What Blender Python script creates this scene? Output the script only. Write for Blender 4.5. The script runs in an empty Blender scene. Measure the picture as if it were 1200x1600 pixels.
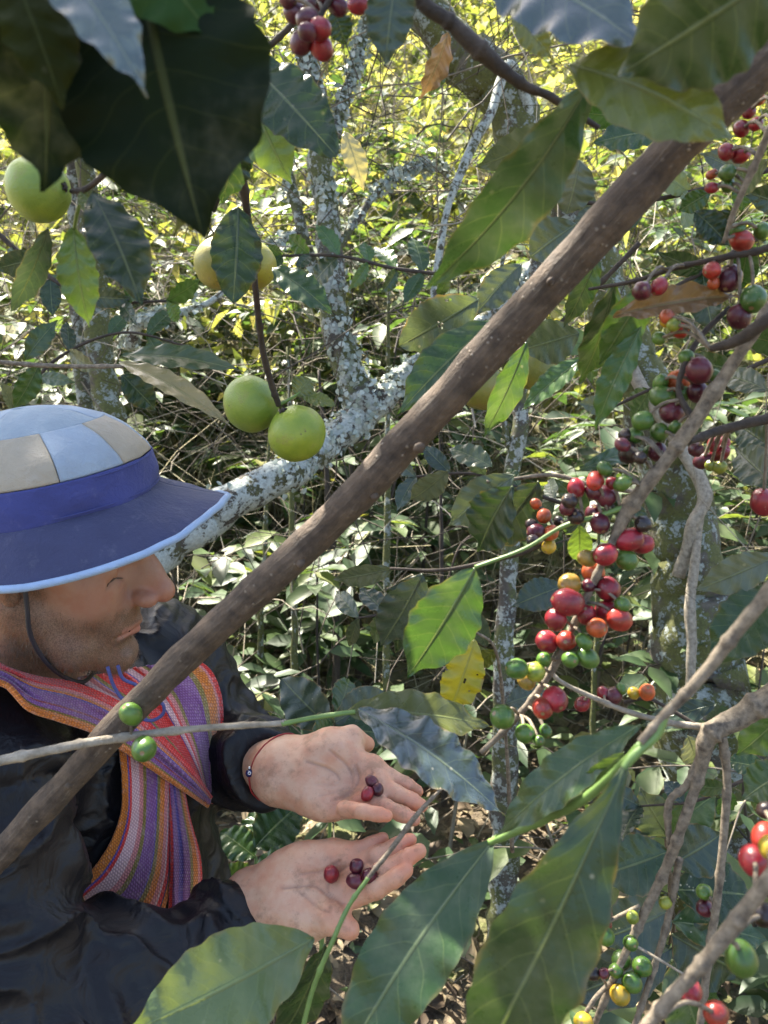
import bpy, math, random
import numpy as np
from mathutils import Vector, Matrix
SC = bpy.context.scene
COL = SC.collection
rng = np.random.default_rng(7)
random.seed(7)

# ---------------------------------------------------------------- camera
F = 1250.0                      # focal length in photo pixels (1200 x 1600)
CAM = np.array([0.0, 0.0, 1.72])
PITCH = math.radians(-16.0)
cd = bpy.data.cameras.new("camera")
cam = bpy.data.objects.new("camera", cd)
COL.objects.link(cam)
cam.location = CAM
cam.rotation_euler = (math.pi / 2 + PITCH, 0, 0)
cd.sensor_fit = 'VERTICAL'
cd.sensor_height = 36.0
cd.sensor_width = 27.0
cd.lens = 36.0 * F / 1600.0
cd.clip_start = 0.02
cd.clip_end = 300.0
cd.dof.use_dof = True
cd.dof.focus_distance = 0.86
cd.dof.aperture_fstop = 13.0
SC.camera = cam

# ---------------------------------------------------------------- sky, sun, exposure
SUN_AZ = math.radians(-32)      # from +Y towards -X : ahead and to the left
SUN_EL = math.radians(52)
sun_dir = np.array([math.sin(SUN_AZ) * math.cos(SUN_EL), math.cos(SUN_AZ) * math.cos(SUN_EL), math.sin(SUN_EL)])
world = bpy.data.worlds.new("World")
SC.world = world
world.use_nodes = True
wn = world.node_tree
wn.nodes.clear()
wo = wn.nodes.new('ShaderNodeOutputWorld')
wb = wn.nodes.new('ShaderNodeBackground')
ws = wn.nodes.new('ShaderNodeTexSky')
ws.sky_type = 'NISHITA'
ws.sun_disc = False
ws.sun_elevation = SUN_EL
ws.sun_rotation = SUN_AZ
ws.dust_density = 4.0
ws.air_density = 1.0
ws.ozone_density = 0.6
wb.inputs['Strength'].default_value = 0.095
wn.links.new(ws.outputs[0], wb.inputs['Color'])
wn.links.new(wb.outputs[0], wo.inputs['Surface'])
sl = bpy.data.lights.new("sun", 'SUN')
sl.energy = 5.0
sl.angle = math.radians(0.6)
sl.color = (1.0, 0.93, 0.80)
sun = bpy.data.objects.new("sun", sl)
COL.objects.link(sun)
sun.rotation_euler = Vector(sun_dir).to_track_quat('Z', 'Y').to_euler()
sun.location = (-3, 4, 8)
SC.render.engine = 'CYCLES'
SC.view_settings.view_transform = 'Standard'
SC.view_settings.look = 'None'
SC.view_settings.gamma = 1.0
SC.view_settings.exposure = 2.75
SC.view_settings.use_curve_mapping = False
SC.cycles.use_denoising = True
SC.cycles.max_bounces = 6
SC.cycles.diffuse_bounces = 3
SC.cycles.glossy_bounces = 3
SC.cycles.transmission_bounces = 4
SC.cycles.sample_clamp_indirect = 6.0
SC.cycles.caustics_reflective = False
SC.cycles.caustics_refractive = False
# ---------------------------------------------------------------- geometry helpers
_cp, _sp = math.cos(PITCH), math.sin(PITCH)
AX = np.array([1.0, 0, 0])                 # camera right
AY = np.array([0, -_sp, _cp])              # camera up
AZ = np.array([0, -_cp, -_sp])             # towards the viewer


def P(px, py, d):
    """a point seen at photo pixel (px, py), d metres in front of the lens"""
    return CAM + AX * ((px - 600) / F * d) + AY * ((800 - py) / F * d) - AZ * d


def view_frame(px, py):
    v = CAM - P(px, py, 1.0)
    v = v / np.linalg.norm(v)
    r = np.cross(AY, v); r /= np.linalg.norm(r)
    return r, np.cross(v, r), v


def nrm(a):
    a = np.asarray(a, float)
    return a / (np.linalg.norm(a, axis=-1, keepdims=True) + 1e-12)


def smoothstep(a, b, x):
    t = np.clip((x - a) / (b - a), 0, 1)
    return t * t * (3 - 2 * t)


def catmull(pts, n):
    """resample a polyline (N, k) smoothly to n points"""
    pts = np.asarray(pts, float)
    if len(pts) < 2:
        return pts
    e = np.vstack([2 * pts[0] - pts[1], pts, 2 * pts[-1] - pts[-2]])
    t = np.linspace(0, len(pts) - 1 - 1e-9, n)
    i = t.astype(int); f = (t - i)[:, None]
    p0, p1, p2, p3 = e[i], e[i + 1], e[i + 2], e[i + 3]
    return 0.5 * ((2 * p1) + (-p0 + p2) * f + (2 * p0 - 5 * p1 + 4 * p2 - p3) * f ** 2 + (-p0 + 3 * p1 - 3 * p2 + p3) * f ** 3)


_NT = np.random.default_rng(99).uniform(-1, 1, 1 << 16).astype(np.float32)


def vnoise(p, scale=1.0, seed=0):
    """value noise, p (N,3) -> (N,) in -1..1"""
    q = np.asarray(p, np.float32) * np.float32(scale)
    i = np.floor(q)
    f = q - i
    i = i.astype(np.int32)
    f = f * f * (3 - 2 * f)
    hx = [(i[:, 0] + k) * 73856093 for k in (0, 1)]
    hy = [(i[:, 1] + k) * 19349663 for k in (0, 1)]
    hz = [(i[:, 2] + k) * 83492791 + seed * 7919 for k in (0, 1)]
    g = lambda a, b, c: _NT[((hx[a] ^ hy[b] ^ hz[c]) * 40503 >> 8) & 0xffff]
    fx, fy, fz = f[:, 0], f[:, 1], f[:, 2]
    x = [[g(0, b, c) * (1 - fx) + g(1, b, c) * fx for c in (0, 1)] for b in (0, 1)]
    y = [x[0][c] * (1 - fy) + x[1][c] * fy for c in (0, 1)]
    return y[0] * (1 - fz) + y[1] * fz


def fbm(p, scale, seed=0, octv=3):
    o, a = 0, 1.0
    for k in range(octv):
        o = o + a * vnoise(p, scale * 2 ** k, seed + k); a *= 0.5
    return o


def make_mesh(name, verts, faces, smooth=True, uv=None, attrs=None, cols=None):
    """faces: (M,3|4) int array or list of lists; uv per vertex; attrs dict of per-vertex floats; cols dict of per-vertex rgb"""
    me = bpy.data.meshes.new(name)
    verts = np.asarray(verts, np.float32)
    if isinstance(faces, list) and len(faces) and not isinstance(faces[0], np.ndarray):
        lens = [len(f) for f in faces]
        flat = np.fromiter((i for f in faces for i in f), np.int32)
        lens = np.array(lens, np.int32)
    else:
        if isinstance(faces, list):
            flat = np.concatenate([f.ravel() for f in faces]).astype(np.int32)
            lens = np.concatenate([np.full(len(f), f.shape[1], np.int32) for f in faces])
        else:
            flat = np.asarray(faces, np.int32).ravel()
            lens = np.full(len(faces), faces.shape[1], np.int32)
    me.vertices.add(len(verts)); me.vertices.foreach_set('co', verts.ravel())
    me.loops.add(len(flat)); me.loops.foreach_set('vertex_index', flat)
    me.polygons.add(len(lens))
    st = np.concatenate([[0], np.cumsum(lens)[:-1]]).astype(np.int32)
    me.polygons.foreach_set('loop_start', st)
    me.update(calc_edges=True)
    me.validate()
    me.polygons.foreach_set('use_smooth', np.full(len(me.polygons), smooth, bool))
    if uv is not None:
        l = me.uv_layers.new(name='UVMap')
        idx = np.empty(len(me.loops), np.int32); me.loops.foreach_get('vertex_index', idx)
        l.data.foreach_set('uv', np.asarray(uv, np.float32)[idx].ravel())
    for k, a in (attrs or {}).items():
        at = me.attributes.new(k, 'FLOAT', 'POINT'); at.data.foreach_set('value', np.asarray(a, np.float32))
    for k, a in (cols or {}).items():
        at = me.attributes.new(k, 'FLOAT_COLOR', 'POINT')
        c = np.ones((len(verts), 4), np.float32); c[:, :3] = a
        at.data.foreach_set('color', c.ravel())
    me.update()
    return me


def link(name, me, mat=None, parent=None, loc=None, color=None, kind=None):
    o = bpy.data.objects.new(name, me)
    COL.objects.link(o)
    if mat is not None and me is not None and len(me.materials) == 0:
        me.materials.append(mat)
    if parent is not None:
        o.parent = parent
    if loc is not None:
        o.location = loc
    if color is not None:
        o.color = tuple(color) if len(color) == 4 else (*color, 1.0)
    if kind:
        o['kind'] = kind
    return o


def thing(name, label, cat, loc, group=None):
    o = bpy.data.objects.new(name, None)
    COL.objects.link(o)
    o.location = tuple(loc)
    o.empty_display_size = 0.05
    o['label'] = label; o['category'] = cat
    if group:
        o['group'] = group
    return o


def tag(o, label, cat, group=None):
    o['label'] = label; o['category'] = cat
    if group:
        o['group'] = group
    return o


def org(t):
    return np.array(t.location)


def frames(path):
    """parallel-transport frames along a path"""
    n = len(path)
    T = nrm(np.gradient(path, axis=0))
    N = np.zeros_like(path); B = np.zeros_like(path)
    a = np.array([0, 0, 1.0]) if abs(T[0, 2]) < 0.9 else np.array([1.0, 0, 0])
    N[0] = nrm(np.cross(T[0], a))
    for i in range(n):
        if i:
            v = N[i - 1] - T[i] * np.dot(N[i - 1], T[i])
            N[i] = nrm(v)
        B[i] = np.cross(T[i], N[i])
    return T, N, B


def tube_arrays(path, rad, sides=8, lump=0.0, lump_scale=20, seed=0, caps=True):
    path = np.asarray(path, float); n = len(path)
    rad = np.broadcast_to(np.asarray(rad, float), (n,))
    T, N, B = frames(path)
    a = np.linspace(0, 2 * math.pi, sides, endpoint=False)
    ring = N[:, None] * np.cos(a)[None, :, None] + B[:, None] * np.sin(a)[None, :, None]
    V = (path[:, None] + ring * rad[:, None, None])
    if lump:
        q = V.reshape(-1, 3)
        k = fbm(q, lump_scale, seed, 3).reshape(n, sides)
        V = path[:, None] + ring * (rad[:, None] * (1 + lump * k))[..., None]
    V = V.reshape(-1, 3)
    i = np.arange(n - 1)[:, None] * sides; j = np.arange(sides)[None]
    j2 = (j + 1) % sides
    Q = np.stack([i + j, i + j2, i + sides + j2, i + sides + j], -1).reshape(-1, 4)
    L = np.concatenate([[0], np.cumsum(np.linalg.norm(np.diff(path, axis=0), axis=1))])
    uv = np.stack([np.repeat(L, sides), np.tile(a / (2 * math.pi), n)], -1)
    Fs = [Q]
    if caps:
        V = np.vstack([V, path[0], path[-1]])
        uv = np.vstack([uv, [0, 0], [L[-1], 0]])
        b = n * sides
        c0 = np.stack([np.full(sides, b), (np.arange(sides) + 1) % sides, np.arange(sides)], -1)
        o = (n - 1) * sides
        c1 = np.stack([np.full(sides, b + 1), o + np.arange(sides), o + (np.arange(sides) + 1) % sides], -1)
        Fs += [c0, c1]
    return V, Fs, uv


def merge_arrays(parts):
    Vs, Q, T, U, off = [], [], [], [], 0
    for V, Fs, uv in parts:
        Vs.append(V); U.append(uv)
        for f in Fs:
            (Q if f.shape[1] == 4 else T).append(f + off)
        off += len(V)
    fs = []
    if Q: fs.append(np.vstack(Q))
    if T: fs.append(np.vstack(T))
    return np.vstack(Vs), fs, np.vstack(U)


# ---------------------------------------------------------------- sparse surface nets for the organic shapes
def sparse_mesh(sdf, bmin, bmax, h, keep=1.5):
    bmin = np.asarray(bmin, float); bmax = np.asarray(bmax, float)
    H = h * 16
    n = np.ceil((bmax - bmin) / H).astype(int) + 1
    c = np.stack(np.meshgrid(*[np.arange(k) for k in n], indexing='ij'), -1).reshape(-1, 3)
    sub = np.stack(np.meshgrid([0, 1], [0, 1], [0, 1], indexing='ij'), -1).reshape(-1, 3)
    while True:
        d = sdf((bmin + (c + 0.5) * H).astype(np.float32))
        if H < h * 1.5:
            c = c[np.abs(d) < h * keep]
            break
        c = c[np.abs(d) < H * 1.0 + 0.004 * keep ** 1.2]
        c = (c[:, None] * 2 + sub[None]).reshape(-1, 3)
        H *= 0.5
    M = 1 << 20
    key = lambda q: (q[:, 0].astype(np.int64) * M + q[:, 1]) * M + q[:, 2]
    corn = np.stack(np.meshgrid([0, 1], [0, 1], [0, 1], indexing='ij'), -1).reshape(-1, 3)
    allc = (c[:, None] + corn[None]).reshape(-1, 3)
    uk, first, inv = np.unique(key(allc), return_index=True, return_inverse=True)
    uc = allc[first]
    val = sdf((bmin + uc * h).astype(np.float32)).astype(float)
    cv = val[inv].reshape(-1, 8)
    s = cv < 0
    act = s.any(1) & ~s.all(1)
    c, cv = c[act], cv[act]
    acc = np.zeros((len(c), 3)); cnt = np.zeros(len(c))
    for a in range(8):
        for ax, st in ((0, 4), (1, 2), (2, 1)):
            if a & st:
                continue
            b = a | st
            m = (cv[:, a] < 0) != (cv[:, b] < 0)
            t = cv[m, a] / (cv[m, a] - cv[m, b])
            pt = np.repeat(corn[a][None].astype(float), m.sum(), 0); pt[:, ax] += t
            acc[m] += pt; cnt[m] += 1
    V = bmin + (c + acc / cnt[:, None]) * h
    ck = key(c); order = np.argsort(ck); cks = ck[order]

    def find(q):
        k = key(q); p = np.searchsorted(cks, k); p = np.minimum(p, len(cks) - 1)
        return np.where(cks[p] == k, order[p], -1)
    Q = []
    for ax in range(3):
        e = np.zeros(3, int); e[ax] = 1
        u = np.zeros(3, int); u[(ax + 1) % 3] = 1
        w = np.zeros(3, int); w[(ax + 2) % 3] = 1
        nk = key(uc + e)
        p = np.minimum(np.searchsorted(uk, nk), len(uk) - 1)
        ok = uk[p] == nk
        m = ok & ((val < 0) != (val[p] < 0))
        q = uc[m]; flip = val[m] >= 0
        f = np.stack([find(q - u - w), find(q - w), find(q), find(q - u)], -1)
        f[flip] = f[flip][:, ::-1]
        Q.append(f[(f >= 0).all(1)])
    return V, np.vstack(Q)


def rcone(p, a, b, ra, rb):
    a = np.asarray(a, np.float32); b = np.asarray(b, np.float32)
    ab = b - a
    t = np.clip((p - a) @ ab / max(float(ab @ ab), 1e-9), 0, 1)
    return np.linalg.norm(p - a - t[:, None] * ab, axis=1) - (ra + (rb - ra) * t)


def ell(p, c, r, R=None):
    q = p - np.asarray(c, np.float32)
    if R is not None:
        q = q @ np.asarray(R, np.float32).T
    r = np.asarray(r, np.float32)
    k0 = np.linalg.norm(q / r, axis=1); k1 = np.linalg.norm(q / (r * r), axis=1) + 1e-9
    return k0 * (k0 - 1) / k1


def smin(a, b, k):
    h = np.maximum(k - np.abs(a - b), 0) / k
    return np.minimum(a, b) - h * h * k * 0.25


def smax(a, b, k):
    return -smin(-a, -b, k)


def polydist(p, pts):
    d = None
    for a, b in zip(pts[:-1], pts[1:]):
        e = rcone(p, a, b, 0, 0)
        d = e if d is None else np.minimum(d, e)
    return d


# ---------------------------------------------------------------- node helpers
class NT:
    def __init__(self, name):
        self.m = bpy.data.materials.new(name)
        self.m.use_nodes = True
        self.t = self.m.node_tree
        self.t.nodes.clear()
        self.out = self.t.nodes.new('ShaderNodeOutputMaterial')

    def n(self, typ, **kw):
        nd = self.t.nodes.new('ShaderNode' + typ)
        for k, v in kw.items():
            setattr(nd, k, v)
        return nd

    def put(self, sock, v):
        if v is None:
            return
        if isinstance(v, bpy.types.NodeSocket):
            self.t.links.new(v, sock)
        elif isinstance(v, (tuple, list)):
            sock.default_value = (*v, 1.0) if (len(v) == 3 and sock.type == 'RGBA') else v
        else:
            sock.default_value = v

    def math(self, op, a, b=None, c=None, clamp=False):
        nd = self.n('Math', operation=op, use_clamp=clamp)
        for s, v in zip(nd.inputs, (a, b, c)):
            self.put(s, v)
        return nd.outputs[0]

    def mix(self, f, a, b, blend='MIX'):
        nd = self.n('Mix', data_type='RGBA', blend_type=blend)
        self.put(nd.inputs[0], f); self.put(nd.inputs[6], a); self.put(nd.inputs[7], b)
        return nd.outputs[2]

    def noise(self, vec, scale, detail=3, rough=0.55, dist=0.0):
        nd = self.n('TexNoise'); nd.inputs['Scale'].default_value = scale
        nd.inputs['Detail'].default_value = detail; nd.inputs['Roughness'].default_value = rough
        nd.inputs['Distortion'].default_value = dist
        if vec is not None: self.put(nd.inputs['Vector'], vec)
        return nd.outputs['Fac']

    def voro(self, vec, scale, feature='F1', out='Distance', rand=1.0):
        nd = self.n('TexVoronoi', feature=feature); nd.inputs['Scale'].default_value = scale
        nd.inputs['Randomness'].default_value = rand
        if vec is not None: self.put(nd.inputs['Vector'], vec)
        return nd.outputs[out]

    def ramp(self, f, stops, interp='LINEAR'):
        nd = self.n('ValToRGB'); r = nd.color_ramp; r.interpolation = interp
        while len(r.elements) < len(stops): r.elements.new(0.5)
        for e, (p, c) in zip(r.elements, stops):
            e.position = p; e.color = (*c, 1.0) if len(c) == 3 else c
        self.put(nd.inputs[0], f)
        return nd.outputs[0]

    def step(self, x, a, b):
        nd = self.n('MapRange', interpolation_type='SMOOTHSTEP')
        self.put(nd.inputs[0], x); nd.inputs[1].default_value = a; nd.inputs[2].default_value = b
        nd.inputs[3].default_value = 0; nd.inputs[4].default_value = 1
        return nd.outputs[0]

    def obj(self):
        return self.n('TexCoord').outputs['Object']

    def geo(self):
        return self.n('NewGeometry').outputs['Position']

    def attr(self, name, out='Fac', typ='GEOMETRY'):
        nd = self.n('Attribute', attribute_name=name, attribute_type=typ)
        return nd.outputs[out]

    def bump(self, h, strength=0.3, dist=0.01, normal=None):
        nd = self.n('Bump'); nd.inputs['Strength'].default_value = strength; nd.inputs['Distance'].default_value = dist
        self.put(nd.inputs['Height'], h)
        if normal is not None: self.put(nd.inputs['Normal'], normal)
        return nd.outputs[0]

    def pbsdf(self, **kw):
        nd = self.n('BsdfPrincipled')
        for k, v in kw.items():
            self.put(nd.inputs[k.replace('_', ' ')], v)
        return nd.outputs[0]

    def done(self, sh):
        self.t.links.new(sh, self.out.inputs['Surface'])
        return self.m


def mat_leaf(name='leaf_blade', gloss=0.0):
    """large leaves: u along the blade, v across; object colour is the blade's own colour, its alpha the amount of flecks"""
    t = NT(name)
    uv = t.n('UVMap').outputs[0]
    sx = t.n('SeparateXYZ'); t.put(sx.inputs[0], uv)
    u, v = sx.outputs[0], sx.outputs[1]
    av = t.math('ABSOLUTE', t.math('SUBTRACT', t.math('MULTIPLY', v, 2), 1))
    oi = t.n('ObjectInfo')
    col, alpha, rnd = oi.outputs['Color'], oi.outputs['Alpha'], oi.outputs['Random']
    gp = t.obj()
    vadd = t.n('VectorMath', operation='ADD'); t.put(vadd.inputs[0], gp)
    cxyz = t.n('CombineXYZ')
    for k in range(3): t.put(cxyz.inputs[k], t.math('MULTIPLY', rnd, 13.0 + 7 * k))
    t.put(vadd.inputs[1], cxyz.outputs[0]); vec = vadd.outputs[0]
    wob = t.noise(vec, 30, 2)
    vc = t.math('SUBTRACT', t.math('MULTIPLY', u, 8.0), t.math('MULTIPLY', t.math('POWER', av, 1.25), 1.3))
    vc = t.math('ADD', vc, t.math('MULTIPLY', wob, 0.9))
    fr = t.math('ABSOLUTE', t.math('SUBTRACT', t.math('FRACT', vc), 0.5))      # 0.5 at a vein
    vein = t.step(fr, 0.455, 0.5)
    midr = t.math('SUBTRACT', 1.0, t.step(av, 0.015, 0.06))
    n1 = t.noise(vec, 22, 4, 0.6); n2 = t.noise(vec, 90, 3, 0.6)
    c = t.mix(t.step(n1, 0.3, 0.72), t.mix(1.0, col, (0.82, 0.86, 0.84), 'MULTIPLY'), t.mix(1.0, col, (1.14, 1.12, 1.1), 'MULTIPLY'))
    lite = t.mix(0.5, col, (0.30, 0.36, 0.12))
    c = t.mix(t.math('MULTIPLY', vein, 0.24 if gloss >= 0 else 0.06), c, lite)
    c = t.mix(t.math('MULTIPLY', midr, 0.5 if gloss >= 0 else 0.25), c, t.mix(0.5, col, (0.34, 0.40, 0.16)))
    # dust, pale flecks and brown rims
    vo = t.voro(vec, 95)
    big = t.voro(vec, 26)
    sp = t.math('MULTIPLY', t.math('SUBTRACT', 1.0, t.step(vo, 0.07, 0.16)), t.step(t.noise(vec, 18, 2), 0.52, 0.66))
    c = t.mix(t.math('MULTIPLY', t.math('MULTIPLY', sp, alpha), 0.8), c, (0.42, 0.40, 0.30))
    sb = t.math('SUBTRACT', 1.0, t.step(t.math('ADD', big, t.math('MULTIPLY', n2, 0.12)), 0.10, 0.20))
    sbm = t.math('MULTIPLY', t.math('MULTIPLY', sb, t.step(t.noise(vec, 9, 1), 0.63, 0.70)), alpha)
    c = t.mix(sbm, c, (0.30, 0.22, 0.08))
    edge = t.math('MULTIPLY', t.step(t.math('ADD', av, t.math('MULTIPLY', t.noise(vec, 40, 3), 0.5)), 1.16, 1.32), alpha)
    c = t.mix(t.math('MULTIPLY', edge, 0.8), c, (0.22, 0.14, 0.05))
    dust = t.step(t.noise(vec, 14, 5, 0.7), 0.48, 0.75)
    c = t.mix(t.math('MULTIPLY', dust, 0.16), c, (0.30, 0.31, 0.26))
    puff = t.math('SUBTRACT', t.math('MULTIPLY', t.math('SUBTRACT', 0.5, fr), 1.0), t.math('MULTIPLY', midr, 0.6))
    h = t.math('ADD', t.math('MULTIPLY', puff, 0.8), t.math('MULTIPLY', n2, 0.7))
    h = t.math('ADD', h, t.math('MULTIPLY', t.noise(vec, 400, 2), 0.12))
    bn = t.bump(h, 0.5, 0.0015)
    rough = t.math('ADD', 0.20 - (0.10 if gloss > 0 else 0.35) * gloss, t.math('MULTIPLY', t.math('ADD', dust, n2), 0.17))
    p = t.pbsdf(Base_Color=c, Roughness=rough, Normal=bn, Specular_IOR_Level=0.5 + 0.5 * gloss, Coat_Weight=max(gloss, 0.0), Coat_Roughness=0.12)
    tr = t.n('BsdfTranslucent')
    t.put(tr.inputs[0], t.mix(0.55, c, t.mix(1.0, c, (2.2, 1.9, 0.5), 'MULTIPLY'))); t.put(tr.inputs[1], bn)
    ms = t.n('MixShader'); ms.inputs[0].default_value = 0.28
    t.put(ms.inputs[1], p); t.put(ms.inputs[2], tr.outputs[0])
    return t.done(ms.outputs[0])


def mat_mass(name, stops, rough=0.45, trans=0.4, tint=(2.2, 2.0, 0.5)):
    """massed small leaves, one random value per leaf"""
    t = NT(name)
    r = t.attr('rnd')
    c = t.ramp(r, stops)
    n = t.noise(t.geo(), 60, 2)
    c = t.mix(t.math('MULTIPLY', n, 0.5), c, t.mix(1.0, c, (0.6, 0.65, 0.6), 'MULTIPLY'))
    p = t.pbsdf(Base_Color=c, Roughness=rough)
    tr = t.n('BsdfTranslucent'); t.put(tr.inputs[0], t.mix(0.6, c, t.mix(1.0, c, tint, 'MULTIPLY')))
    ms = t.n('MixShader'); ms.inputs[0].default_value = trans
    t.put(ms.inputs[1], p); t.put(ms.inputs[2], tr.outputs[0])
    return t.done(ms.outputs[0])


def mat_bark(name, dark, lite, lichen=None, moss=None, scale=1.0, lich_amt=0.5, moss_amt=0.6, streak=False):
    t = NT(name)
    g = t.geo()
    n1 = t.noise(g, 38 * scale, 5, 0.65); n2 = t.noise(g, 160 * scale, 4, 0.6)
    c = t.ramp(n1, [(0.3, dark), (0.72, lite)])
    c = t.mix(t.math('MULTIPLY', n2, 0.5), c, t.mix(1.0, c, (0.5, 0.5, 0.5), 'MULTIPLY'))
    h = t.math('ADD', n1, t.math('MULTIPLY', n2, 0.5))
    if streak:      # lengthwise fissures and pale lenticels
        mp = t.n('Mapping'); t.put(mp.inputs['Vector'], t.n('UVMap').outputs[0]); mp.inputs['Scale'].default_value = (26, 13, 1)
        fs = t.noise(mp.outputs[0], 1.6, 5, 0.7, 0.8)
        c = t.mix(t.math('MULTIPLY', t.step(fs, 0.50, 0.30), 0.6), c, t.mix(1.0, c, (0.4, 0.38, 0.36), 'MULTIPLY'))
        c = t.mix(t.math('MULTIPLY', t.step(fs, 0.56, 0.74), 0.55), c, (0.23, 0.19, 0.145))
        len_ = t.math('MULTIPLY', t.math('SUBTRACT', 1.0, t.step(t.voro(g, 170), 0.10, 0.22)), t.step(t.noise(g, 30, 2), 0.48, 0.6))
        c = t.mix(t.math('MULTIPLY', len_, 0.7), c, (0.30, 0.25, 0.19))
        h = t.math('ADD', h, t.math('ADD', t.math('MULTIPLY', fs, 1.2), t.math('MULTIPLY', len_, 0.5)))
    if moss:
        mm = t.step(t.math('ADD', t.noise(g, 9 * scale, 4, 0.6), t.math('MULTIPLY', n2, 0.15)), 1 - moss_amt, 1 - moss_amt + 0.12)
        c = t.mix(mm, c, t.ramp(n2, [(0.3, tuple(k * 0.5 for k in moss)), (0.7, moss)]))
    if lichen:
        lm = t.step(t.math('ADD', t.noise(g, 26 * scale, 6, 0.75), t.math('MULTIPLY', t.noise(g, 120 * scale, 2), 0.30)), 1.15 - lich_amt, 1.20 - lich_amt)
        c = t.mix(lm, c, t.ramp(n2, [(0.3, tuple(k * 0.62 for k in lichen)), (0.65, lichen)]))
        h = t.math('ADD', h, t.math('MULTIPLY', lm, 0.5))
    p = t.pbsdf(Base_Color=c, Roughness=0.85, Normal=t.bump(h, 0.7, 0.006 / scale))
    return t.done(p)


def mat_plain(name, col, rough=0.6, var=0.3, scale=60, bump=0.2, bdist=0.001, **kw):
    t = NT(name)
    g = t.obj()
    n = t.noise(g, scale, 4, 0.6)
    c = t.mix(n, tuple(k * (1 - var) for k in col), tuple(min(k * (1 + var), 0.95) for k in col))
    return t.done(t.pbsdf(Base_Color=c, Roughness=rough, Normal=t.bump(n, bump, bdist), **kw))


def mat_cherry():
    t = NT('cherry_skin')
    oi = t.n('ObjectInfo'); col, rnd = oi.outputs['Color'], oi.outputs['Random']
    g = t.obj()
    va = t.n('VectorMath', operation='ADD'); t.put(va.inputs[0], g)
    cx = t.n('CombineXYZ')
    for k in range(3): t.put(cx.inputs[k], t.math('MULTIPLY', rnd, 3.0 + k))
    t.put(va.inputs[1], cx.outputs[0]); vec = va.outputs[0]
    n1 = t.noise(vec, 70, 3, 0.6, 0.4)
    c = t.mix(t.step(n1, 0.32, 0.7), t.mix(1.0, col, (0.55, 0.62, 0.6), 'MULTIPLY'), t.mix(1.0, col, (1.35, 1.15, 1.1), 'MULTIPLY'))
    sz = t.n('SeparateXYZ'); t.put(sz.inputs[0], g)
    n2 = t.noise(vec, 420, 2)
    spk = t.math('SUBTRACT', 1.0, t.step(t.voro(vec, 330), 0.06, 0.15))
    c = t.mix(t.math('MULTIPLY', spk, 0.35), c, (0.45, 0.36, 0.26))
    # tan scar of the dried flower at the free end
    rr = t.math('SQRT', t.math('ADD', t.math('POWER', sz.outputs[0], 2), t.math('POWER', sz.outputs[1], 2)))
    scar = t.math('MULTIPLY', t.math('SUBTRACT', 1.0, t.step(rr, 0.0011, 0.0016)), t.math('GREATER_THAN', sz.outputs[2], 0.0))
    c = t.mix(scar, c, (0.20, 0.13, 0.06))
    p = t.pbsdf(Base_Color=c, Roughness=t.math('ADD', 0.22, t.math('MULTIPLY', n1, 0.25)), Normal=t.bump(t.math('ADD', n1, t.math('MULTIPLY', n2, 0.3)), 0.18, 0.0006),
                Subsurface_Weight=0.15, Subsurface_Radius=(0.004, 0.0012, 0.0008), Subsurface_Scale=1.0)
    return t.done(p)


def mat_citrus():
    t = NT('citrus_peel')
    oi = t.n('ObjectInfo'); col = oi.outputs['Color']; g = t.obj()
    n1 = t.noise(g, 30, 4, 0.65)
    c = t.mix(t.step(n1, 0.3, 0.7), t.mix(1.0, col, (0.72, 0.8, 0.8), 'MULTIPLY'), t.mix(1.0, col, (1.18, 1.1, 1.0), 'MULTIPLY'))
    sp = t.math('MULTIPLY', t.math('SUBTRACT', 1.0, t.step(t.voro(g, 150), 0.08, 0.2)), t.step(t.noise(g, 55, 2), 0.52, 0.62))
    c = t.mix(t.math('MULTIPLY', sp, 0.75), c, (0.10, 0.08, 0.03))
    blot = t.math('MULTIPLY', t.step(t.noise(g, 34, 6, 0.75), 0.54, 0.68), 0.55)
    c = t.mix(blot, c, (0.22, 0.17, 0.06))
    pores = t.voro(g, 700)
    p = t.pbsdf(Base_Color=c, Roughness=0.42, Normal=t.bump(t.math('ADD', pores, t.math('MULTIPLY', n1, 0.6)), 0.3, 0.0008),
                Subsurface_Weight=0.1, Subsurface_Radius=(0.004, 0.004, 0.001), Subsurface_Scale=1.0)
    return t.done(p)


M = {}
M['leaf'] = mat_leaf()
M['leaf_matte'] = mat_leaf('dull_leaf_blade', -0.8)
M['leaf_glossy'] = mat_leaf('waxy_leaf_blade', 1.0)
M['cherry'] = mat_cherry()
M['citrus'] = mat_citrus()
M['bark_stem'] = mat_bark('coffee_stem_bark', (0.040, 0.027, 0.019), (0.150, 0.105, 0.070), scale=2.2, streak=True)
M['bark_grey'] = mat_bark('grey_twig_bark', (0.06, 0.045, 0.032), (0.30, 0.245, 0.175), scale=5.0)
M['bark_dark'] = mat_bark('dark_twig_bark', (0.02, 0.015, 0.012), (0.075, 0.055, 0.04), scale=2.5)
M['bark_lichen'] = mat_bark('lichen_bark', (0.035, 0.03, 0.024), (0.13, 0.11, 0.085), lichen=(0.34, 0.36, 0.32), moss=(0.10, 0.11, 0.035), lich_amt=0.50, moss_amt=0.50)
M['bark_lichen_heavy'] = mat_bark('heavy_lichen_bark', (0.03, 0.025, 0.02), (0.11, 0.09, 0.07), lichen=(0.40, 0.43, 0.39), moss=(0.09, 0.09, 0.035), lich_amt=0.565, moss_amt=0.48)
M['bark_moss'] = mat_bark('mossy_bark', (0.04, 0.034, 0.026), (0.15, 0.125, 0.095), lichen=(0.30, 0.33, 0.29), moss=(0.11, 0.115, 0.03), lich_amt=0.47, moss_amt=0.56)
M['twig_green'] = mat_plain('green_twig', (0.12, 0.20, 0.05), 0.5, 0.35, 120)
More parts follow.
